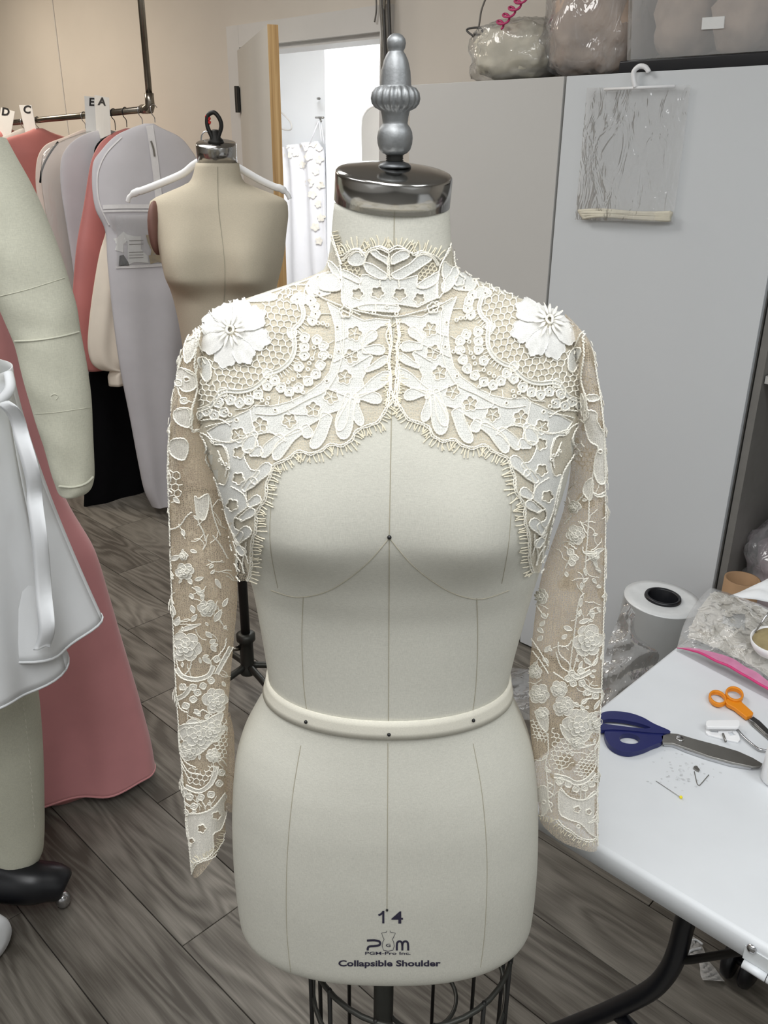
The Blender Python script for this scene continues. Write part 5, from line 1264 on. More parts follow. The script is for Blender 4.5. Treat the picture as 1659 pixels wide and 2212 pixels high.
hanging('garment_bag', 'pale lavender grey garment bag hanging under the A tag', 'garment bag', 3.90, [(Z0 - 0.03, 0, 0.02), (Z0 - 0.05, 0, 0.1), (Z0 - 0.10, 0, 0.19), (Z0 - 0.17, 0, 0.235), (Z0 - 0.3, 0, 0.25), (1.1, 0, 0.24), (0.5, 0, 0.25), (0.3, 0, 0.25)], 'bag', 0.03)
hanging('black_gown', 'black floor-length gown hanging behind the white garment bag', 'gown', 3.81, rows_px(3.81, [(262, 285, 290, 284), (235, 297, 310, 292), (212, 322, 340, 300), (205, 350, 360, 330), (208, 500, 340, 500), (205, 700, 330, 700), (192, 780, 330, 780), (186, 900, 335, 900), (182, 1000, 345, 1000), (178, 1078, 350, 1078), (180, 1086, 350, 1086)]), 'black_cloth', 0.038, amp=0.2, waves=7, hookmat='black')
hanging('gown', 'long dusty rose gown hanging left of the big white garment bag', 'gown', 3.71, rows_px(3.71, [(272, 278, 292, 277), (245, 292, 310, 285), (215, 330, 340, 300), (197, 380, 350, 340), (181, 450, 345, 440), (166, 520, 340, 520), (158, 600, 340, 600), (155, 660, 340, 660), (164, 720, 340, 720), (178, 760, 335, 770), (190, 790, 330, 790)]), 'rose', 0.05, hookmat='black')
hanging('cream_gown', 'cream cotton gown with gathered puffy hem beside the white bag', 'gown', 3.58, rows_px(3.58, [(290, 275, 310, 274), (265, 292, 330, 290), (240, 330, 350, 330), (232, 420, 350, 420), (230, 490, 345, 490), (216, 540, 340, 540), (203, 610, 335, 610), (192, 690, 330, 690), (189, 735, 325, 740), (196, 768, 320, 775), (216, 790, 318, 790), (238, 796, 315, 796), (234, 806, 315, 806), (236, 826, 312, 828)]), 'cream', 0.05, amp=0.16, waves=8)
bo, BP = hanging('garment_bag', 'big white zipped garment bag with clear pocket, nearest the elbow of the rail', 'garment bag', 3.48, rows_px(3.48, [(312, 267, 332, 267), (285, 277, 352, 277), (250, 293, 388, 296), (222, 325, 412, 320), (202, 365, 428, 345), (199, 400, 434, 400), (206, 445, 430, 450), (226, 488, 420, 490), (232, 560, 410, 560), (242, 660, 402, 660), (258, 780, 396, 780), (280, 890, 390, 890), (298, 985, 384, 985), (312, 1050, 378, 1050), (330, 1090, 366, 1090)]), 'bag', 0.05, amp=0.10, waves=5, n=90, k=80)
bm = MB().grid(BP, closev=True); PBG = proj_body(bm.bvh())
zp = MB(); ribbon(zp, PBG, [(322, 272), (328, 310), (336, 370), (342, 430)], 15, 0.004); zp.build('zip_band', M['bag_edge'], bo)
zp = MB(); ribbon(zp, PBG, [(324, 305), (329, 320), (332, 338)], 4, 0.008); zp.build('zip_pull', M['blade'], bo)
zp = MB(); ribbon(zp, PBG, [(222, 447), (270, 446), (330, 446)], 9, 0.004); ribbon(zp, PBG, [(222, 456), (270, 455), (330, 455)], 4, 0.006); zp.build('pocket_hem', M['bag_edge'], bo)
zp = MB(); ribbon(zp, PBG, [(250, 577), (300, 575), (352, 572)], 6, 0.004); zp.build('pocket_hem', M['bag_edge'], bo)
zp = MB(); patch(zp, PBG, [(232, 460), (330, 458), (352, 572), (250, 576)], (), 0.012, 12); zp.build('clear_pocket', M['film'], bo)
zp = MB(); ribbon(zp, PBG, [(262, 297), (230, 330), (212, 368), (210, 410), (217, 446), (236, 486)], 3, 0.004); zp.build('piping', M['bag_edge'], bo)
# things in the pocket
sw = thing('order_card', 'folded white order slip inside the clear pocket of the garment bag', 'paper', PBG(295, 540, 0.006)[0])
mb = MB(); patch(mb, PBG, [(268, 505), (312, 503), (320, 568), (275, 572)], (), 0.005, 14); mb.build('slip', M['paper'], sw)
mb = MB(); patch(mb, PBG, [(245, 515), (265, 493), (282, 512), (266, 545), (248, 540)], (), 0.004, 14); mb.build('folded_half', M['paper'], sw)
mb = MB()
for y in (520, 528, 545, 551, 557): ribbon(mb, PBG, [(278, y), (292, y - 0.5), (308, y - 1)], 1.4, 0.0062, smooth=False)
mb.build('printed_lines', M['blade'], sw, kind='stuff')
sw = thing('lace_swatch', 'antique gold lace swatch inside the clear pocket of the garment bag', 'swatch', PBG(330, 530, 0.006)[0])
mb = MB(); patch(mb, PBG, [(314, 508), (330, 504), (345, 515), (346, 545), (324, 552)], (), 0.005, 8); patch(mb, PBG, [(320, 552), (346, 546), (350, 568), (324, 570)], (), 0.004, 8); mb.build('lace', M['zipgold'], sw)
sw = thing('black_trim', 'small black glossy trim sample in the lower corner of the clear pocket', 'swatch', PBG(264, 562, 0.006)[0])
mb = MB(); patch(mb, PBG, [(258, 552), (266, 550), (276, 566), (278, 573), (256, 574)], (), 0.007, 8); mb.build('sample', M['black'], sw)

# letter tags standing on the rail
def letter_tag(ch, corners, label, uoff, turn):
    tn_ = V * math.cos(turn) + U * math.sin(turn); c_ = onpl(corners[0][0] * 0.5 + corners[1][0] * 0.5, 250, V, RV - 0.03 - uoff) @ tn_
    cs = [onpl(x, y, tn_, c_) for x, y in corners]; c = np.mean(cs, 0)
    o = thing('letter_tag', label, 'tag', c, 'letter tags on the garment rail')
    ex = cs[1] - cs[0]; w = np.linalg.norm(ex); ex /= w; ey = cs[3] - cs[0]; h = np.linalg.norm(ey); ey -= ex * (ey @ ex); ey /= np.linalg.norm(ey); nrm = np.cross(ex, ey)
    if nrm @ V > 0: nrm = -nrm
    mb = MB(); mb.add([q for q in cs] + [q - nrm * 0.0015 for q in cs], [(0, 1, 2, 3), (7, 6, 5, 4), (0, 4, 5, 1), (1, 5, 6, 2), (2, 6, 7, 3), (3, 7, 4, 0)]); mb.build('card', M['paper'], o, smooth=False)
    return o, lambda x, y, e=0.0: (onpl(x, y, tn_, c_) + nrm * (0.0012 + e), nrm)
for ch, cor, lb, lx, ly, rot, uo, tu in (('D', [(2, 232), (32, 241), (18, 320), (-10, 312)], 'white letter tag reading D at the left end of the rail', 12, 249, 0.12, 0.0, 0.15), ('C', [(41, 227), (68, 227), (80, 290), (56, 292)], 'white letter tag reading C on the rail', 58, 244, 0.1, 0.0, 0.1),
                                 ('E', [(182, 207), (208, 210), (212, 292), (186, 292)], 'white letter tag reading E, half behind the A tag', 198.5, 228, 0.03, 0.0, 0.5), ('A', [(204, 205), (235, 211), (239, 290), (209, 304)], 'white letter tag reading A, nearest the rail elbow', 220, 227, 0.08, 0.03, -0.25)):
    o, pj = letter_tag(ch, cor, lb, uo, tu); mb = MB(); text_patch(mb, ch, lx, ly, 17, None, 0.03, pj, 0.0, rot); mb.build('letter', M['ink_black'], o, smooth=False)

# ================================================================== CABINETS ALONG THE WALL
CT = 1.846
def cabinet(u0, u1, name_label, mat, gapside):
    o = thing('cabinet', name_label, 'cabinet', uvz((u0 + u1) / 2, CABV + 0.2, 0))
    th = 0.018; d = WALLV - CABV - 0.03; vc = CABV + 0.02 + d / 2 - 0.01
    c = MB()
    c.box(uvz(u0 + th / 2, vc, CT / 2), (th, d - 0.02, CT - 0.002), (U, V)); c.box(uvz(u1 - th / 2, vc, CT / 2), (th, d - 0.02, CT - 0.002), (U, V))
    c.box(uvz((u0 + u1) / 2, vc, CT - th / 2), (u1 - u0 - 2 * th, d - 0.02, th), (U, V)); c.box(uvz((u0 + u1) / 2, vc, 0.06), (u1 - u0 - 2 * th, d - 0.02, th), (U, V))
    c.box(uvz((u0 + u1) / 2, WALLV - 0.03, CT / 2), (u1 - u0 - 2 * th, 0.006, CT - 0.04), (U, V))
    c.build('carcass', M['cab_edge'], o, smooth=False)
    MB().box(uvz((u0 + u1) / 2, CABV + 0.009, CT / 2 + 0.004), (u1 - u0 - 0.004, 0.018, CT - 0.008), (U, V)).build('door', M[mat], o, smooth=False, bevel=0.0015)
    return o
cabinet(1.514, 2.106, 'tall warm grey cabinet directly behind the front dress form', 'cab', 1)
cabinet(0.856, 1.510, 'tall cool white cabinet with a clear bag hanging on its door', 'cab_cool', 0)
# open shelf unit to the right of the cabinets
sh = thing('shelf_unit', 'grey open shelving right of the white cabinet, crammed with bagged goods', 'shelf', uvz(0.4, 2.5, 0))
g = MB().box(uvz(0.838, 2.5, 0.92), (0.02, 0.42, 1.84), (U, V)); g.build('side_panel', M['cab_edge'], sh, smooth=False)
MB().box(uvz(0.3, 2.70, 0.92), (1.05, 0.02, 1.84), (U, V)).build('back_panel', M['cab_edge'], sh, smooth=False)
for z in (0.30, 1.10, 1.82): MB().box(uvz(0.3, 2.5, z), (1.05, 0.40, 0.02), (U, V)).build('shelf', M['cab'], sh, smooth=False)

def lump(name, label, cat, c, r, mat, seed, amp=0.25, n=72, film=None, group=None, sq=0.7):
    """crumpled bundle, optionally wrapped in clear film"""
    rs = random.Random(seed); ph = [(rs.uniform(1, 5), rs.uniform(1, 5), rs.uniform(0, 6), rs.uniform(0, 6)) for _ in range(7)]
    o = thing(name, label, cat, np.array(c) - [0, 0, r[2]], group)
    def surf(k, am, hi):
        P = []
        for a in np.linspace(0.001, PI - 0.001, n // 2):
            row = []
            for t in np.linspace(0, 2 * PI, n, endpoint=False):
                d = np.array([math.copysign(abs(math.sin(a) * math.cos(t)) ** sq, math.sin(a) * math.cos(t)), math.copysign(abs(math.sin(a) * math.sin(t)) ** sq, math.sin(a) * math.sin(t)), math.copysign(abs(math.cos(a)) ** sq, math.cos(a))])
                nv_ = Vector(d * hi * 0.75) + Vector((seed * 3.1, seed * 1.7, 0))
                w = 1 + am * (0.9 * noise.noise(nv_) + 0.8 * (0.35 - abs(noise.noise(nv_ * 2.1))) + 0.45 * (0.3 - abs(noise.noise(nv_ * 4.3))))
                q = d * w * k
                p3 = np.array(c) - U * q[0] * r[0] + V * q[1] * r[1] + np.array([0, 0, max(q[2] * r[2], -r[2])])
                row.append(p3)
            P.append(row)
        return np.array(P)
    MB().grid(surf(0.94, amp, 2.0), closev=True, flip=True).build('contents', M[mat], o)
    if film: MB().grid(surf(1.07, amp * 1.0, 3.4), closev=True, flip=True).build('wrapping', M[film], o)
    return o
lump('packed_bag', 'clear bag of mauve fabric on the open shelf at right edge', 'bag', uvz(0.60, 2.47, 0.50), (0.20, 0.15, 0.185), 'clutter_mauve', 5, film='film_dark')
lump('packed_bag', 'grey lilac bundle behind the shelf bag at right edge', 'bag', uvz(0.25, 2.50, 0.55), (0.15, 0.15, 0.24), 'clutter_mauve', 6, film='film')
TB_ = atD(1604, 1250, 2.10); TH_ = TB_[2]
bk = thing('cardboard_tube', 'brown cardboard core standing on the floor by the white cabinet', 'tube', (TB_[0], TB_[1], 0))
MB().lathe([(0.044, 0), (0.047, 0), (0.047, TH_), (0.041, TH_), (0.041, 0.01)], (TB_[0], TB_[1], 0), 28, caps=False).build('tube', M['card'], bk)

# ---- on top of the cabinets
lump('fabric_bag', 'clear bag of folded cream cloth on top of the warm grey cabinet', 'bag', uvz(1.80, 2.46, CT + 0.085), (0.145, 0.11, 0.084), 'clutter_cream', 11, amp=0.16, film='film')
lump('fabric_bag', 'large crinkled clear bag of bronze fabric beside the plastic bin', 'bag', uvz(1.525, 2.48, CT + 0.16), (0.15, 0.13, 0.16), 'clutter_brown', 12, amp=0.2, film='film_dark')
bn_ = thing('storage_bin', 'clear plastic storage bin of fabric with blank white label', 'bin', uvz(0.95, 2.49, CT))
BU0, BU1, BZ0 = 0.62, 1.362, CT + 0.035
sh_ = []
for z, k in ((BZ0, 0.0), (BZ0 + 0.06, 0.004), (BZ0 + 0.30, 0.018)):
    ring = []
    for (u, v, du, dv) in ((BU0, 2.33, -1, -1), (BU1, 2.33, 1, -1), (BU1, 2.66, 1, 1), (BU0, 2.66, -1, 1)):
        for t in np.linspace(0, PI / 2, 5):
            cu, cv = u - du * 0.02, v - dv * 0.02; a0 = {(-1, -1): PI, (1, -1): 1.5 * PI, (1, 1): 0, (-1, 1): PI / 2}[(du, dv)]
            ring.append(uvz(cu + 0.02 * math.cos(a0 + t) + du * k, cv + 0.02 * math.sin(a0 + t) + dv * k, z))
    sh_.append(ring)
mb = MB().grid(np.array(sh_), closev=True); mb.f.append(tuple(range(20))); mb.build('tub', M['bin'], bn_, smooth=False)
MB().tube(sh_[-1], 0.008, 6, closed=True).build('rim', M['bin'], bn_)
q = [onpl(x, y, V, 2.322) for x, y in ((1517, 38), (1565, 35), (1563, 61), (1515, 64))]
mb = MB(); mb.add(q + [p + V * 0.003 for p in q], [(0, 3, 2, 1), (4, 5, 6, 7), (0, 1, 5, 4), (1, 2, 6, 5), (2, 3, 7, 6), (3, 0, 4, 7)]); mb.build('label', M['paper'], bn_, smooth=False)
for i in range(6):
    lump('fabric_bundle', ('bronze fabric bundle inside the clear bin, against its left end', 'tan fabric bundle in the clear bin under the white label', 'mauve fabric bundle in the middle of the clear bin', 'bronze fabric bundle at the right of the clear bin', 'pale bundle piled on top inside the clear bin', 'second pale bundle piled toward the right inside the bin')[i], 'fabric',
         uvz((1.26, 1.09, 0.93, 0.77, 1.16, 0.87)[i], 2.48, BZ0 + (0.095, 0.095, 0.095, 0.095, 0.225, 0.225)[i]), (0.078, 0.12, 0.088) if i < 4 else (0.13, 0.11, 0.045), ('clutter_brown', 'clutter_brown', 'clutter_mauve', 'clutter_brown', 'clutter_mauve', 'clutter_cream')[i], 30 + i, amp=0.2, n=36)
bl = thing('black_tray', 'flat black tray lying under the clear storage bin', 'tray', uvz(0.98, 2.49, CT))
MB().box(uvz(0.985, 2.49, CT + 0.016), (0.76, 0.36, 0.032), (U, V)).build('tray', M['black'], bl, smooth=False, bevel=0.004)
MB().tube([uvz(0.61, 2.315, CT + 0.026), uvz(1.36, 2.315, CT + 0.026)], 0.005, 8).build('lip', M['black'], bl)
# curled ribbon and string standing out of the bags
rb = thing('curling_ribbon', 'curly magenta ribbon hanging over the crinkled bag', 'ribbon', onwall(1090, 60, 2.34))
pts = []
for i in range(70):
    t = i / 69; x = 1128 - 52 * t + 11 * math.cos(t * 26) * 0.9; y = -4 + 62 * t + 7 * math.sin(t * 26); pts.append(onwall(x, y, 2.335 - 0.012 * math.sin(t * 26)))
MB().tube(pts, 0.0035, 6).build('ribbon', M['ribbon'], rb)
sg = thing('string_tie', 'thin grey string tie rising from the cream cloth bag', 'string', onwall(1040, 70, 2.38))
MB().tube(smoothpts([onwall(1052, -10, 2.38), onwall(1040, 22, 2.38), (onwall(1033, 62, 2.38)), onwall(1022, 78, 2.37)], 6), 0.003, 6).build('string', M['cable'], sg)
MB().tube(smoothpts([onwall(1022, 78, 2.37), onwall(1008, 64, 2.37), onwall(1035, 60, 2.37), onwall(1043, 74, 2.37), onwall(1024, 74, 2.37)], 6), 0.003, 6).build('knot', M['cable_dark'], sg)

# clear bag on a white hook, hanging flat on the cool white cabinet door
VB = CABV - 0.004
hb = thing('hanging_bag', 'clear plastic pouch with cream cord on a white hook, on cabinet door', 'bag', onwall(1365, 330, VB - 0.01))
hw = lambda x, y, e=0.0: onwall(x, y, VB - 0.006 - e)
Pg = []
for i in range(60):
    t = i / 59; row = []
    xl, yl = 1268 - 26 * t, 190 + 285 * t; xr, yr = 1492 - 38 * t, 183 + 297 * t
    for j in range(60):
        s = j / 59; b = math.sin(PI * s) * (0.004 + 0.018 * t * t) + 0.0035 * math.sin(PI * s) * (0.4 - abs(noise.noise(Vector((s * 4.2 + 0.8 * t, t * 1.5, 3.3))))) + 0.004 * math.exp(-((t - 0.2) / 0.15) ** 2) * noise.noise(Vector((s * 14, t * 12, 8)))
        row.append(hw(xl + (xr - xl) * s, yl + (yr - yl) * s, 0.004 + max(0, b)))
    Pg.append(row)
MB().grid(np.array(Pg)).build('front_film', M['film'], hb)
MB().add([hw(1268, 190, 0.0005), hw(1492, 183, 0.0005), hw(1454, 480, 0.0005), hw(1242, 475, 0.0005)], [(0, 1, 2, 3)]).build('back_film', M['film_soft'], hb)
MB().tube([hw(1306, 193, 0.006), hw(1458, 186, 0.006)], 0.0042, 8).build('header_bar', M['white_plastic'], hb)
MB().tube(smoothpts([hw(1373, 189, 0.007), hw(1369, 172, 0.008), hw(1369, 155, 0.008), hw(1380, 144, 0.006), hw(1394, 145, 0.004), hw(1402, 156, 0.002)], 5), 0.0065, 8).build('hook', M['white_plastic'], hb)
for i in range(6):
    y = 458 + i * 3
    MB().tube(smoothpts([hw(1250 + i * 2, y - 2, 0.008), hw(1300, y - 4 + 3 * math.sin(i), 0.012 + 0.004 * (i % 2)), hw(1370, y + 2 * math.cos(i * 2), 0.014), hw(1440, y + 2, 0.010), hw(1450 - i, y, 0.008)], 5), 0.0052, 7).build('cord', M['clutter_cream'], hb)

# ================================================================== FOLDING TABLE
TZ = 0.735
C0u, C0v = 0.608, 0.896
TU0, TV1 = -1.22, 1.66
tb = thing('folding_table', 'white folding table with black tube legs, strewn with sewing tools', 'table', uvz(-0.3, 1.28, 0))
def rrect(u0, u1, v0, v1, r, n=6):
    out = []
    for cu, cv, a0 in ((u1 - r, v1 - r, 0), (u0 + r, v1 - r, PI / 2), (u0 + r, v0 + r, PI), (u1 - r, v0 + r, 1.5 * PI)):
        for t in np.linspace(0, PI / 2, n): out.append((cu + r * math.cos(a0 + t), cv + r * math.sin(a0 + t)))
    return out
rings = []
for z, ins in ((TZ - 0.037, 0.004), (TZ - 0.035, 0.0), (TZ - 0.008, -0.001), (TZ - 0.003, 0.002), (TZ, 0.007)):
    rings.append([uvz(u, v, z) for u, v in rrect(TU0 + ins, C0u - ins, C0v + ins, TV1 - ins, 0.045 - ins)])
mb = MB().grid(np.array(rings), closev=True)
nq = len(rings[0]); cen = np.array(rings[-1]).mean(0); b0 = 4 * nq
mb.f.append(tuple(b0 + i for i in range(nq))); mb.f.append(tuple(range(nq))[::-1])
mb.build('tabletop', M['table'], tb, bevel=0)
for p in tb.children[0].data.polygons:
    if len(p.vertices) > 4: p.use_smooth = False
mb = MB()
for k in (1.0, 0.86):
    mb.tube([uvz(0.0 + 0.115 * k * math.cos(t), 1.03 + 0.046 * k * math.sin(t), TZ + 0.0003) for t in np.linspace(0, 2 * PI, 40, endpoint=False)], 0.0012 if k == 1 else 0.0006, 4, closed=True)
mb.build('embossed_oval', M['table'], tb)
lt = lambda x, y, vv=1.0: onpl(x, y, V, vv)
pts = smoothpts([lt(1496, 1960), lt(1480, 1990), lt(1463, 2055), lt(1440, 2103), lt(1400, 2142), lt(1320, 2182), lt(1240, 2214), lt(1130, 2256)], 6)
e = pts[-1].copy(); d = pts[-1] - pts[-2]; d /= np.linalg.norm(d)
pts.append(e + d * ((e[2] - 0.018) / -d[2])); pts = [pts[0] + np.array([0, 0, TZ - 0.037 - pts[0][2]])] + pts
lg = MB().tube(pts, 0.0155, 14).build('leg', M['black'], tb)
MB().ball(pts[-1], 0.018, 12).build('foot', M['black'], lg)
for u, v in ((-0.25, 1.5), (-0.95, 1.0), (-0.95, 1.5)):
    lg = MB().tube([uvz(u, v, TZ - 0.037), uvz(u, v, 0.012)], 0.0155, 14).build('leg', M['black'], tb); MB().ball(uvz(u, v, 0.016), 0.018, 12).build('foot', M['black'], lg)
p1 = lt(1330, 2186); MB().tube([p1, p1 - U * 0.20 + np.array([0, 0, -0.06]), p1 - U * 0.6 + np.array([0, 0, -0.06])], 0.012, 12).build('cross_bar', M['black'], tb)
a = lt(1466, 2080); b = onpl(1618, 2052, V, 0.97)
MB().tube(smoothpts([lt(1452, 2094), a + np.array([0, 0, 0.004]), lt(1500, 2072, 0.995), b], 5), 0.0062, 10).build('brace', M['black_iron'], tb)
# hinge plate and barrel on the front skirt
hu = lambda x, y, e=0.0: onpl(x, y, V, C0v - e)
hpt = [hu(1603, 2040), hu(1700, 2098), hu(1700, 2128), hu(1603, 2066)]
mb = MB(); mb.box(uvz(0.145, C0v - 0.001, TZ - 0.025), (0.14, 0.003, 0.021), (U, V)); mb.build('hinge_plate', M['table_side'], tb, smooth=False)
for i in range(4):
    u1 = 0.212 - i * 0.031
    MB().tube([uvz(u1, C0v - 0.006, TZ - 0.040), uvz(u1 - 0.0295, C0v - 0.006, TZ - 0.040)], 0.0058, 10).build('hinge_barrel', M['table'], tb)
MB().lathe([(0.001, 0.004), (0.0045, 0.0035), (0.0065, 0.001), (0.0065, 0)], hu(1624, 2049, 0.0025), 16, -V).build('screw', M['steel'], tb)

# black castor and plastic scrap on the floor under the table
cs = thing('caster_wheel', 'black twin caster wheel on the floor under the folding table', 'wheel', atz(1606, 2100, 0))
wc = atz(1598, 2121, 0.0) + np.array([0.0, 0.0, 0.0])
r_ = 0.046
wcc = wc + np.array([0, 0.01, r_])
for s in (-1, 1):
    MB().lathe([(0.001, 0.018), (r_ * 0.6, 0.018), (r_ * 0.93, 0.012), (r_, 0.004), (r_, -0.004), (r_ * 0.9, -0.009)], wcc + U * 0.017 * s, 28, U * s).build('wheel', M['black'], cs)
MB().tube([wcc + U * 0.03, wcc - U * 0.03], 0.008, 8).build('axle', M['black'], cs); MB().tube([wcc + [0, 0, 0.02], wcc + [0, 0, 0.12]], 0.012, 10).build('stem', M['black'], cs)
sc_ = thing('plastic_scrap', 'crumpled strip of clear plastic lying on the floor under the table', 'scrap', atz(1520, 2070, 0))
mb = MB(); Pg = []
lf = [(1488, 2018), (1482, 2045), (1478, 2062), (1506, 2075), (1512, 2090), (1513, 2105), (1518, 2117)]; rg = [(1502, 2026), (1516, 2042), (1524, 2060), (1528, 2072), (1545, 2092), (1556, 2108), (1566, 2120)]
for i, (l, r) in enumerate(zip(smoothpts(lf, 4), smoothpts(rg, 4))):
    Pg.append([atz(l[0] + (r[0] - l[0]) * t, l[1] + (r[1] - l[1]) * t, 0.004 + 0.012 * abs(math.sin(i * 1.1 + 5 * t)) * math.sin(PI * (0.1 + 0.8 * t))) for t in np.linspace(0, 1, 9)])
mb.grid(np.array(Pg)); mb.build('film', sheer('scrap_film', srgb(228, 226, 222), 0.8, vs=80, var=0.25), sc_)
mb = MB(); 
mb.tube(smoothpts([atz(x, y, 0.012) for x, y in ((1482, 2045), (1490, 2036), (1503, 2030), (1518, 2040))], 4), 0.003, 5); mb.tube(smoothpts([atz(x, y, 0.012) for x, y in ((1484, 2060), (1496, 2052), (1516, 2048))], 4), 0.003, 5); mb.build('folded_edge', M['white_cloth'], sc_, kind='stuff')

# ================================================================== THINGS ON THE TABLE
tz = lambda x, y, h=0.0: atz(x, y, TZ + h)
def plate(outline, z0, z1, holes=(), mb=None, taper=0.0):
    """solid plate over the table top whose outline is measured in the photograph"""
    mb = mb or MB(); loops = [outline] + list(holes); allv = []; ed = []
    for lp in loops:
        b = len(allv); allv += list(lp); ed += [(b + i, b + (i + 1) % len(lp)) for i in range(len(lp))]
    v, e, f, *_ = delaunay_2d_cdt([Vector((float(p[0]), float(p[1]))) for p in allv], ed, [], 0, 1e-4)
    v = np.array([tuple(p) for p in v]); f = [t for t in f if len(t) == 3]; c = np.array([v[list(t)].mean(0) for t in f]); k = inpoly(c, outline)
    for h in holes: k &= ~inpoly(c, h)
    f = [t for t, q in zip(f, k) if q]
    base = [atz(p[0], p[1], TZ + z0) for p in v]; n = len(base)
    top = [b + np.array([0, 0, z1 - z0]) for b in base]
    fs = []
    for t in f:
        nn = np.cross(base[t[1]] - base[t[0]], base[t[2]] - base[t[0]])[2]
        u_ = t if nn > 0 else t[::-1]; fs.append(tuple(i + n for i in u_)); fs.append(tuple(u_[::-1]))
    cnt = {}
    for t in fs[::2]:
        for i in range(3): cnt[(t[i], t[(i + 1) % 3])] = 1
    for (a, b) in list(cnt):
        if (b, a) not in cnt: fs.append((a - n, b - n, b, a))
    return mb.add(base + top, fs)
def S7(*p): return [(1140 + x / 3.197, 1150 + y / 3.197) for x, y in p]
def S8(*p): return [(1440 + x / 5.265, 1300 + y / 5.265) for x, y in p]
# navy tailor's shears
sc = thing('fabric_shears', 'navy-handled steel fabric shears lying on the white table', 'scissors', tz(1420, 1600))
up_o = smoothpts(S7((478, 1300), (520, 1265), (600, 1258), (700, 1270), (790, 1300), (870, 1345), (975, 1392), (965, 1410), (900, 1408), (830, 1405), (700, 1392), (580, 1385), (500, 1388), (476, 1360)), 5, True)
up_h = smoothpts(S7((515, 1325), (560, 1312), (650, 1318), (740, 1335), (800, 1352), (845, 1372), (800, 1378), (700, 1368), (600, 1355), (530, 1345)), 5, True)
plate(up_o, 0.005, 0.0125, [up_h]).build('upper_handle', M['navy'], sc, bevel=0.0025)
lo_o = smoothpts(S7((525, 1420), (545, 1390), (600, 1380), (700, 1395), (800, 1412), (900, 1412), (930, 1430), (920, 1475), (860, 1500), (790, 1530), (700, 1550), (620, 1535), (555, 1490)), 5, True)
lo_h = smoothpts(S7((628, 1452), (650, 1425), (700, 1420), (750, 1435), (770, 1465), (745, 1488), (690, 1490), (645, 1478)), 5, True)
plate(lo_o, 0.001, 0.0105, [lo_h]).build('lower_handle', M['navy'], sc, bevel=0.0025)
bl1 = S7((918, 1420), (975, 1400), (1035, 1405), (1150, 1440), (1300, 1480), (1450, 1525), (1550, 1570), (1620, 1612), (1600, 1630), (1550, 1632), (1420, 1605), (1250, 1560), (1100, 1505), (1000, 1470), (930, 1470))
plate(bl1, 0.006, 0.0105).build('blade', M['blade'], sc, smooth=False, bevel=0.001)
bl2 = S7((930, 1460), (1000, 1470), (1100, 1505), (1250, 1560), (1420, 1605), (1550, 1632), (1540, 1642), (1400, 1618), (1240, 1572), (1090, 1520), (1000, 1482), (940, 1478))
plate(bl2, 0.001, 0.006).build('blade', M['steel'], sc, smooth=False)
MB().lathe([(0.007, 0), (0.007, 0.002), (0.0055, 0.003), (0.001, 0.0032)], tz(*S7((1050, 1428))[0], 0.0105), 20).build('pivot_screw', M['steel'], sc)
# orange scissors
so = thing('orange_scissors', 'small orange-handled scissors on the table by the pink-zip bag', 'scissors', tz(1590, 1530))
def ringplate(c, rx, ry, rot, w): 
    return circ(c[0], c[1], rx, 28, ry, rot), circ(c[0], c[1], rx - w, 24, ry - w * 0.75, rot)
o_, h_ = ringplate(S8((575, 1122))[0], 20.5, 14.5, 0.45, 5.2); plate(o_, 0.003, 0.011, [h_]).build('finger_loop', M['orange'], so, bevel=0.0015)
o_, h_ = ringplate(S8((765, 1085))[0], 20.5, 15.0, 0.35, 5.0); plate(o_, 0.006, 0.015, [h_]).build('thumb_loop', M['orange'], so, bevel=0.0015)
plate(S8((660, 1170), (690, 1130), (740, 1160), (800, 1180), (830, 1150), (860, 1190), (980, 1300), (970, 1325), (900, 1350), (860, 1320), (760, 1240), (680, 1200)), 0.003, 0.011).build('shank', M['orange'], so, bevel=0.0015)
plate(S8((985, 1318), (1060, 1370), (1200, 1510), (1260, 1590), (1230, 1590), (1120, 1500), (1000, 1385), (940, 1345)), 0.005, 0.0075).build('blade', M['steel'], so, smooth=False)
plate(S8((925, 1348), (1000, 1392), (1110, 1500), (1220, 1600), (1190, 1600), (1050, 1480), (960, 1400)), 0.002, 0.0045).build('blade', M['blade'], so, smooth=False)
# white trouser-hanger clip with its wire
cl = thing('hanger_clip', 'white plastic hanger clip with bent steel wire on the table', 'clip', tz(1562, 1580))
plate(S8((445, 1385), (470, 1375), (800, 1370), (828, 1385), (825, 1440), (800, 1458), (460, 1455), (442, 1435)), 0.010, 0.016).build('jaw', M['white_plastic'], cl, bevel=0.0015)
plate(S8((445, 1450), (620, 1462), (800, 1462), (835, 1590), (810, 1612), (700, 1590), (470, 1530), (440, 1505)), 0.0, 0.004, [S8((485, 1475), (580, 1480), (585, 1505), (500, 1500)), S8((690, 1500), (740, 1490), (780, 1530), (720, 1540))]).build('jaw', M['white_plastic'], cl, bevel=0.001)
MB().tube([tz(*S8((640, 1500))[0], 0.008), tz(*S8((672, 1590))[0], 0.005)], 0.002, 8).build('spring', M['blade'], cl)
MB().tube(smoothpts([tz(*p, 0.006) for p in S8((805, 1455), (880, 1540), (960, 1610), (1040, 1670), (1120, 1690), (1200, 1690))], 5), 0.0022, 8).build('wire', M['steel'], cl)
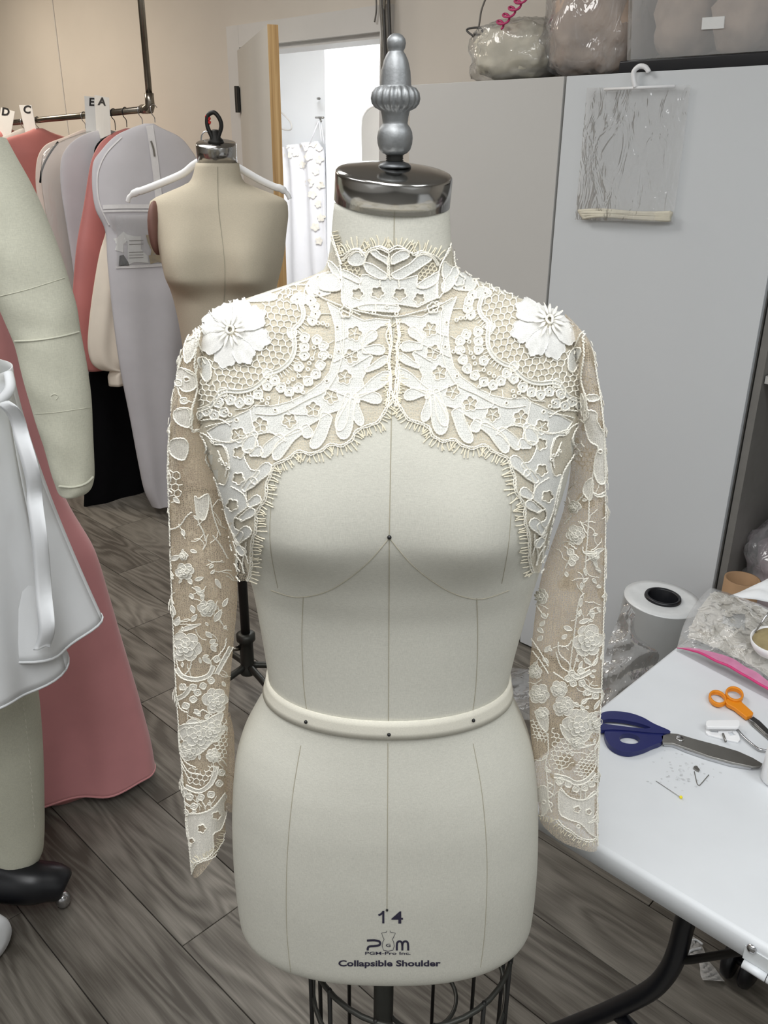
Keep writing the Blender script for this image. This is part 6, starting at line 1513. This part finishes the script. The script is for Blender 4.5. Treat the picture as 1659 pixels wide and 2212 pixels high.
# open safety pin and a ball-headed pin
sp = thing('safety_pin', 'open steel safety pin on the table', 'pin', tz(1512, 1670))
MB().tube(smoothpts([tz(*p, 0.001) for p in S8((315, 1930), (345, 2060), (365, 2085), (385, 2078), (480, 1968))], 6), 0.0007, 6).build('wire', M['blade'], sp)
mb = MB(); plate(S8((300, 1905), (310, 1882), (345, 1880), (375, 1925), (365, 1942), (335, 1930)), 0.0, 0.003, mb=mb); mb.build('clasp', M['blade'], sp, bevel=0.0005)
bp_ = thing('dressmaking_pin', 'thin dressmaking pin with yellow ball head on the table', 'pin', tz(1445, 1705))
MB().tube([tz(1417, 1687, 0.001), tz(1470, 1722, 0.002)], 0.0005, 6).build('needle', M['blade'], bp_); MB().ball(tz(1471, 1722, 0.0026), 0.0026, 12).build('ball_head', M['yellow'], bp_)
# bits of film and thread
dz = thing('lace_clippings', 'loose transparent sequin clippings scattered on the table by the pins', 'clippings', tz(1470, 1680)); dz['kind'] = 'stuff'
mb = MB(); rs = random.Random(3)
for i in range(70):
    x, y = 1420 + rs.gauss(55, 34), 1640 + rs.gauss(28, 20); c = tz(x, y, 0.0008); r = rs.uniform(0.001, 0.0028); a = rs.random() * 3
    mb.add([c + np.array([r * math.cos(a + k * PI / 3), r * 0.8 * math.sin(a + k * PI / 3), 0.0006 * (k % 2)]) for k in range(6)], [tuple(range(6))])
mb.build('sequins', M['film'], dz, kind='stuff')
# white bottle at the right edge
bo_ = thing('glue_bottle', 'white plastic bottle cut off by the right edge, on the table', 'bottle', tz(1668, 1700))
bc = tz(1672, 1690); MB().lathe([(0.012, 0), (0.018, 0.002), (0.021, 0.007), (0.021, 0.055), (0.018, 0.066), (0.009, 0.071), (0.009, 0.076)], bc, 32).build('body', M['white_plastic'], bo_)
MB().lathe([(0.0105, 0.075), (0.0105, 0.09), (0.004, 0.094), (0.003, 0.112), (0.001, 0.113)], bc, 20).build('cap', M['white_plastic'], bo_)
# zip bag with magenta zip, full of ivory lace pieces
zb = thing('zip_bag', 'clear zip bag with magenta zip holding ivory lace, on the table', 'bag', tz(1560, 1400))
A_, B_, C_, D_ = np.array((1461, 1407.)), np.array((1680, 1522.)), np.array((1700, 1330.)), np.array((1537, 1272.))
Pg = []
def zbp(s_, t):
    p = (A_ * (1 - s_) + B_ * s_) * (1 - t) + (D_ * (1 - s_) + C_ * s_) * t
    p = p + np.array((-12, -4)) * math.sin(PI * t) * (1 - s_) ** 2
    q = tz(p[0], p[1]); 
    env = (math.sin(PI * min(1, s_ * 0.97 + 0.03)) ** 0.5) * (math.sin(PI * min(1, t * 0.95 + 0.05)) ** 0.7)
    h = 0.004 + 0.034 * env + 0.0035 * env * math.sin(s_ * 15 + 5 * t) * math.sin(t * 13 + 3 * s_) + 0.002 * env * math.sin(29 * s_ - 17 * t) + 0.010 * min(1, s_ * 5) * max(0, 1 - t * 5)
    return q + np.array([0, 0, h])
for i in range(50): Pg.append([zbp(j / 59, i / 49) for j in range(60)])
ZB = np.array(Pg)
MB().grid(ZB, flip=True).build('top_film', M['film_milk'], zb)
MB().grid(np.array([[np.array([p[0], p[1], TZ + 0.001]) for p in r[::6]] for r in Pg[::7]])).build('bottom_film', M['film_soft'], zb)
zl = [ZB[0][j] + np.array([0, 0, 0.001]) for j in range(60)]
MB().tube(zl, [0.0008 + 0.0018 * min(1, j / 14) for j in range(60)], 6).build('zip', M['pinkzip'], zb)
MB().grid(np.array([[zbp(j / 59, 0.0) + np.array([0, 0, 0.002]) for j in range(60)], [zbp(j / 59, 0.085 * min(1, j / 25)) + np.array([0, 0, 0.0015]) for j in range(60)]])).build('zip_band', M['pinkfilm'], zb)
rs = random.Random(12)
lc = thing('lace_pieces', 'ivory lace offcuts heaped inside the pink-zip bag', 'lace', tz(1580, 1390)); lc['kind'] = 'stuff'
mb = MB()
mb.grid(np.array([[np.array([*zbp(0.07 + 0.88 * a, 0.16 + 0.78 * b)[:2], TZ + 0.003 + (zbp(0.07 + 0.88 * a, 0.16 + 0.78 * b)[2] - TZ - 0.004) * (0.78 + 0.14 * math.sin(9 * a + 4 * b) * math.sin(8 * b + 3))]) for a in np.linspace(0, 1, 40)] for b in np.linspace(0, 1, 34)]), flip=True)
for i in range(110):
    s_, t_ = rs.uniform(0.1, 0.86), rs.uniform(0.2, 0.88); a = rs.random() * 6; w = rs.uniform(0.008, 0.022); strip = []; ds_, dt_ = math.cos(a) * 0.035, math.sin(a) * 0.035
    for k in range(5):
        s_ = min(0.93, max(0.06, s_ + ds_)); t_ = min(0.93, max(0.15, t_ + dt_)); a += rs.uniform(-0.5, 0.5); ds_, dt_ = math.cos(a) * 0.03, math.sin(a) * 0.03
        strip.append([np.array([*zbp(s_ - w * q * math.sin(a), t_ + w * q * math.cos(a))[:2], TZ + 0.003 + (zbp(s_, t_)[2] - TZ - 0.004) * (0.9 + 0.05 * math.sin(k * 2 + i) + 0.05 * abs(q))]) for q in (-1, 0, 1)])
    mb.grid(np.array(strip))
mb.build('offcuts', M['lace_cream'], lc, kind='stuff')
lp = thing('paper_slip', 'small white paper slip inside the zip bag', 'paper', zbp(0.4, 0.5))
mb = MB(); mb.add([zbp(*q) - np.array([0, 0, 0.0015]) for q in ((0.30, 0.62), (0.52, 0.66), (0.56, 0.46), (0.34, 0.42))], [(0, 3, 2, 1)]); mb.build('slip', M['paper'], lp, solid=0.0005)
# white dish with an olive plush pincushion on the bag
dc = atz(1672, 1388, TZ + 0.062)
ds = thing('pincushion', 'olive pincushion in a white dish at the right edge', 'pincushion', dc)
dax = np.array([-0.10, -0.10, 0.99])
MB().lathe([(0.02, -0.018), (0.034, -0.016), (0.0405, -0.004), (0.0425, 0.008), (0.0405, 0.008), (0.038, -0.002), (0.02, -0.012), (0.001, -0.012)], dc, 40, dax).build('dish', M['white_plastic'], ds)
MB().lathe([(0.001, 0.018), (0.015, 0.0175), (0.028, 0.014), (0.036, 0.008), (0.0385, 0.002), (0.036, -0.006), (0.001, -0.008)][::-1], dc, 36, dax).build('cushion', M['olive'], ds)
MB().tube([dc + np.array([-0.03, 0.02, 0.01]), dc + np.array([0.02, 0.06, 0.06])], 0.0016, 6).build('needle', M['steel'], ds)
# white cloth heaped at the far end of the table
wc_ = thing('white_cloth', 'folded white cloth draped at the far right end of the table', 'cloth', tz(1640, 1270))
Pg = []
for i in range(26):
    t = i / 25; row = []
    for j in range(40):
        s = j / 39; p = np.array((1572, 1290.)) * (1 - s) * (1 - t) + np.array((1800, 1340.)) * s * (1 - t) + np.array((1622, 1272.)) * (1 - s) * t + np.array((1800, 1215.)) * s * t
        e = min(1, s * 4) * math.sin(PI * min(1, t + 0.02)) ** 0.5
        row.append(tz(p[0], p[1]) + np.array([0, 0, 0.002 + 0.022 * e + 0.007 * e * abs(math.sin(t * 8 + s * 4))]))
    Pg.append(row)
MB().grid(np.array(Pg), flip=True).build('cloth', M['white_cloth'], wc_, solid=0.001)

# ================================================================== ROLL OF GARMENT FILM BEHIND THE TABLE
rl = thing('film_roll', 'tall roll of clear garment film with black core standing behind the table', 'roll', (0.775, 2.1, 0))
rc = (atz(1352, 1296, 0.51) + atz(1510, 1290, 0.51)) / 2; R_ = np.linalg.norm(atz(1352, 1296, 0.51) - atz(1510, 1290, 0.51)) / 2
RC = np.array([rc[0], rc[1], 0])
RAX = np.array([0.05, -0.02, 1.0])
RC = RC - np.array([0.05 * .51, -0.02 * .51, 0])
MB().lathe([(R_ * 0.97, 0.0), (R_ * 0.985, 0.004), (R_ * 0.985, 0.30), (R_, 0.33), (R_, 0.508)], RC, 56, RAX, caps=False).build('film_side', M['roll'], rl)
MB().lathe([(R_, 0.506), (R_ * 0.99, 0.511), (R_ * 0.8, 0.5125), (R_ * 0.62, 0.511), (R_ * 0.46, 0.512)], RC, 56, RAX, caps=False).build('film_end', M['roll_top'], rl)
MB().lathe([(R_ * 0.36, 0.30), (R_ * 0.38, 0.517), (R_ * 0.41, 0.521), (R_ * 0.46, 0.520), (R_ * 0.475, 0.514), (R_ * 0.475, 0.50)][::-1], RC, 40, RAX, caps=False).build('core', M['black'], rl)
MB().lathe([(0.0005, 0.46), (R_ * 0.37, 0.46)], RC, 30, RAX).build('core_dark_disc', M['black_cloth'], rl)  # black disc paints in the dark of the hollow core
# loose film peeling off the roll towards the floor
Pg = []
lf = [(1352, 1300), (1338, 1330), (1318, 1380), (1304, 1430), (1298, 1480), (1290, 1540)]; rg = [(1372, 1322), (1374, 1372), (1424, 1415), (1390, 1470), (1360, 1520), (1340, 1560)]
for i, (l, r) in enumerate(zip(smoothpts(lf, 6), smoothpts(rg, 6))):
    Pg.append([atD(l[0] + (r[0] - l[0]) * t, l[1] + (r[1] - l[1]) * t, 1.98 - 0.004 * i + 0.02 * math.sin(i * 0.8 + 6 * t) * math.sin(4 * t + 1) - 0.03 * math.sin(PI * t)) for t in np.linspace(0, 1, 22)])
MB().grid(np.array(Pg)).build('loose_film', M['film_dark'], rl)
ff = thing('film_heap', 'crumpled clear film lying on the floor behind the right sleeve', 'film', atz(1135, 1480, 0))
Pg = []
for i in range(26):
    t = i / 25
    Pg.append([atz(1090 + 260 * s + 10 * math.sin(7 * t), 1440 + 110 * t + 30 * s, 0.02 + 0.06 * abs(math.sin(5 * s + 4 * t)) * math.sin(PI * t) + 0.02 * math.sin(13 * s + 9 * t) * math.sin(PI * t)) for s in np.linspace(0, 1, 40)])
MB().grid(np.array(Pg)).build('film', M['film_dark'], ff)

# ================================================================== CABLES BESIDE THE DOORWAY
cabs = [((812, -20), (813, 20), (809, 48), 0.003, 'cable'), ((822, -20), (826, 60), (832, 140), 0.006, 'cable'), ((833, -20), (828, 40), (826, 150), 0.005, 'pipe'), ((838, -20), (842, 70), (846, 240), 0.006, 'cable_dark'), ((826, -20), (832, 90), (836, 260), 0.005, 'cable_dark')]
cl_ = ['thin grey wire hanging in the upper corner of the doorway', 'grey cable nearest the doorway, behind the finial', 'shiny metal-sheathed cable behind the finial', 'dark cable running down behind the finial, the right one', 'dark cable between the others behind the finial']
for (a, b, c, r, mt), lb in zip(cabs, cl_):
    o = thing('cable', lb, 'cable', onwall(*c, WALLV - 0.04)); MB().tube(smoothpts([onwall(*a, WALLV - 0.045), onwall(*b, WALLV - 0.042), onwall(*c, WALLV - 0.04)], 6), r * 1.15, 8).build('sheath', M[mt], o)

# ================================================================== THINGS IN THE FITTING ROOM
GV = BV - 0.16
gw = lambda x, y, e=0.0: onwall(x, y, GV - e)
wg = thing('wedding_gown', 'white gown with lace bodice hanging in the bright room beyond the door', 'gown', gw(650, 500))
rows = [(604, 320, 686, 305), (606, 345, 700, 330), (608, 380, 702, 380), (608, 450, 704, 450), (606, 520, 706, 520), (600, 620, 714, 620), (596, 760, 722, 760)]
S = np.array(rows, float); t0 = np.arange(len(S)); tq = np.linspace(0, len(S) - 1, 50); C = [pchip(t0, S[:, i], tq) for i in range(4)]; P = []
for i in range(50):
    Lp, Rp = gw(C[0][i], C[1][i]), gw(C[2][i], C[3][i]); c = (Lp + Rp) / 2; h = (Rp - Lp) / 2; t = i / 49
    P.append([c + h * math.cos(a) - V * 0.06 * math.sin(a) * (1 + 0.35 * math.sin(8 * a + 2 * t)) for a in np.linspace(0, 2 * PI, 80, endpoint=False)])
MB().grid(np.array(P), closev=True).build('skirt', M['white_satin'], wg)
mg = MB().grid(np.array(P), closev=True); PG = proj_body(mg.bvh())
mb = MB()
for (x, y) in ((618, 315), (632, 312), (660, 318), (676, 312), (690, 318), (640, 330), (668, 338), (690, 345), (683, 370), (692, 400), (676, 420), (688, 440), (670, 395), (694, 470), (682, 490), (690, 520), (655, 355), (624, 335)):
    patch(mb, PG, star5(x, y, 9, rot=x), (), 0.012, 20)
mb.build('lace_applique', M['lace_cream'], wg, kind='stuff')
for x0, x1, y0, y1 in ((690, 694, 262, 305), (693, 700, 262, 310), (688, 668, 262, 312)):
    MB().tube([gw(x0, y0, 0.02), gw(x1, y1, 0.05)], 0.004, 6).build('strap', M['white_satin'], wg)
whk = thing('wall_hook', 'chrome coat hook on the fitting room wall holding the white gown', 'hook', gw(688, 254, -0.08))
MB().tube([gw(682, 254, -0.07), gw(690, 254, 0.02), gw(699, 254, 0.02)], 0.007, 8).build('peg', M['blade'], whk); MB().tube([gw(690, 254, 0.0), gw(694, 262, 0.03)], 0.006, 8).build('prong', M['blade'], whk)
whk = thing('wall_hook', 'small chrome hook above the gown on the fitting room wall', 'hook', gw(688, 213, -0.08))
MB().tube([gw(686, 213, -0.08), gw(690, 213, 0.0)], 0.008, 8).build('peg', M['blade'], whk)
whk = thing('wall_hook', 'chrome hook half hidden by the open door edge', 'hook', gw(596, 202, -0.08))
MB().tube([gw(594, 202, -0.08), gw(599, 202, 0.0)], 0.009, 8).build('peg', M['blade'], whk)
hh = thing('clothes_hanger', 'thin white hanger on the fitting room wall next to the open door', 'hanger', gw(615, 260))
MB().tube(smoothpts([gw(598, 238), gw(610, 245), (gw(626, 262)), gw(630, 276), gw(622, 281), gw(598, 276)], 5), 0.006, 8).build('bar', M['trim'], hh)
mr = thing('arched_mirror', 'arched mirror with slim grey frame leaning in the fitting room', 'mirror', onwall(800, 330, 4.0))
mw = lambda x, y: onwall(x, y, 4.02)
arch = [mw(779, 430), mw(778, 340), mw(777, 275), mw(783, 250), mw(797, 232), mw(815, 225), mw(833, 226), mw(848, 240), mw(853, 262), mw(853, 340), mw(852, 430)]
MB().tube(smoothpts(arch, 5), 0.012, 8).build('frame', M['trim'], mr)
sp_ = smoothpts(arch, 5); mb = MB(); mb.add(sp_, [tuple(range(len(sp_)))]); mb.build('glass', M['mirror'], mr, smooth=False)
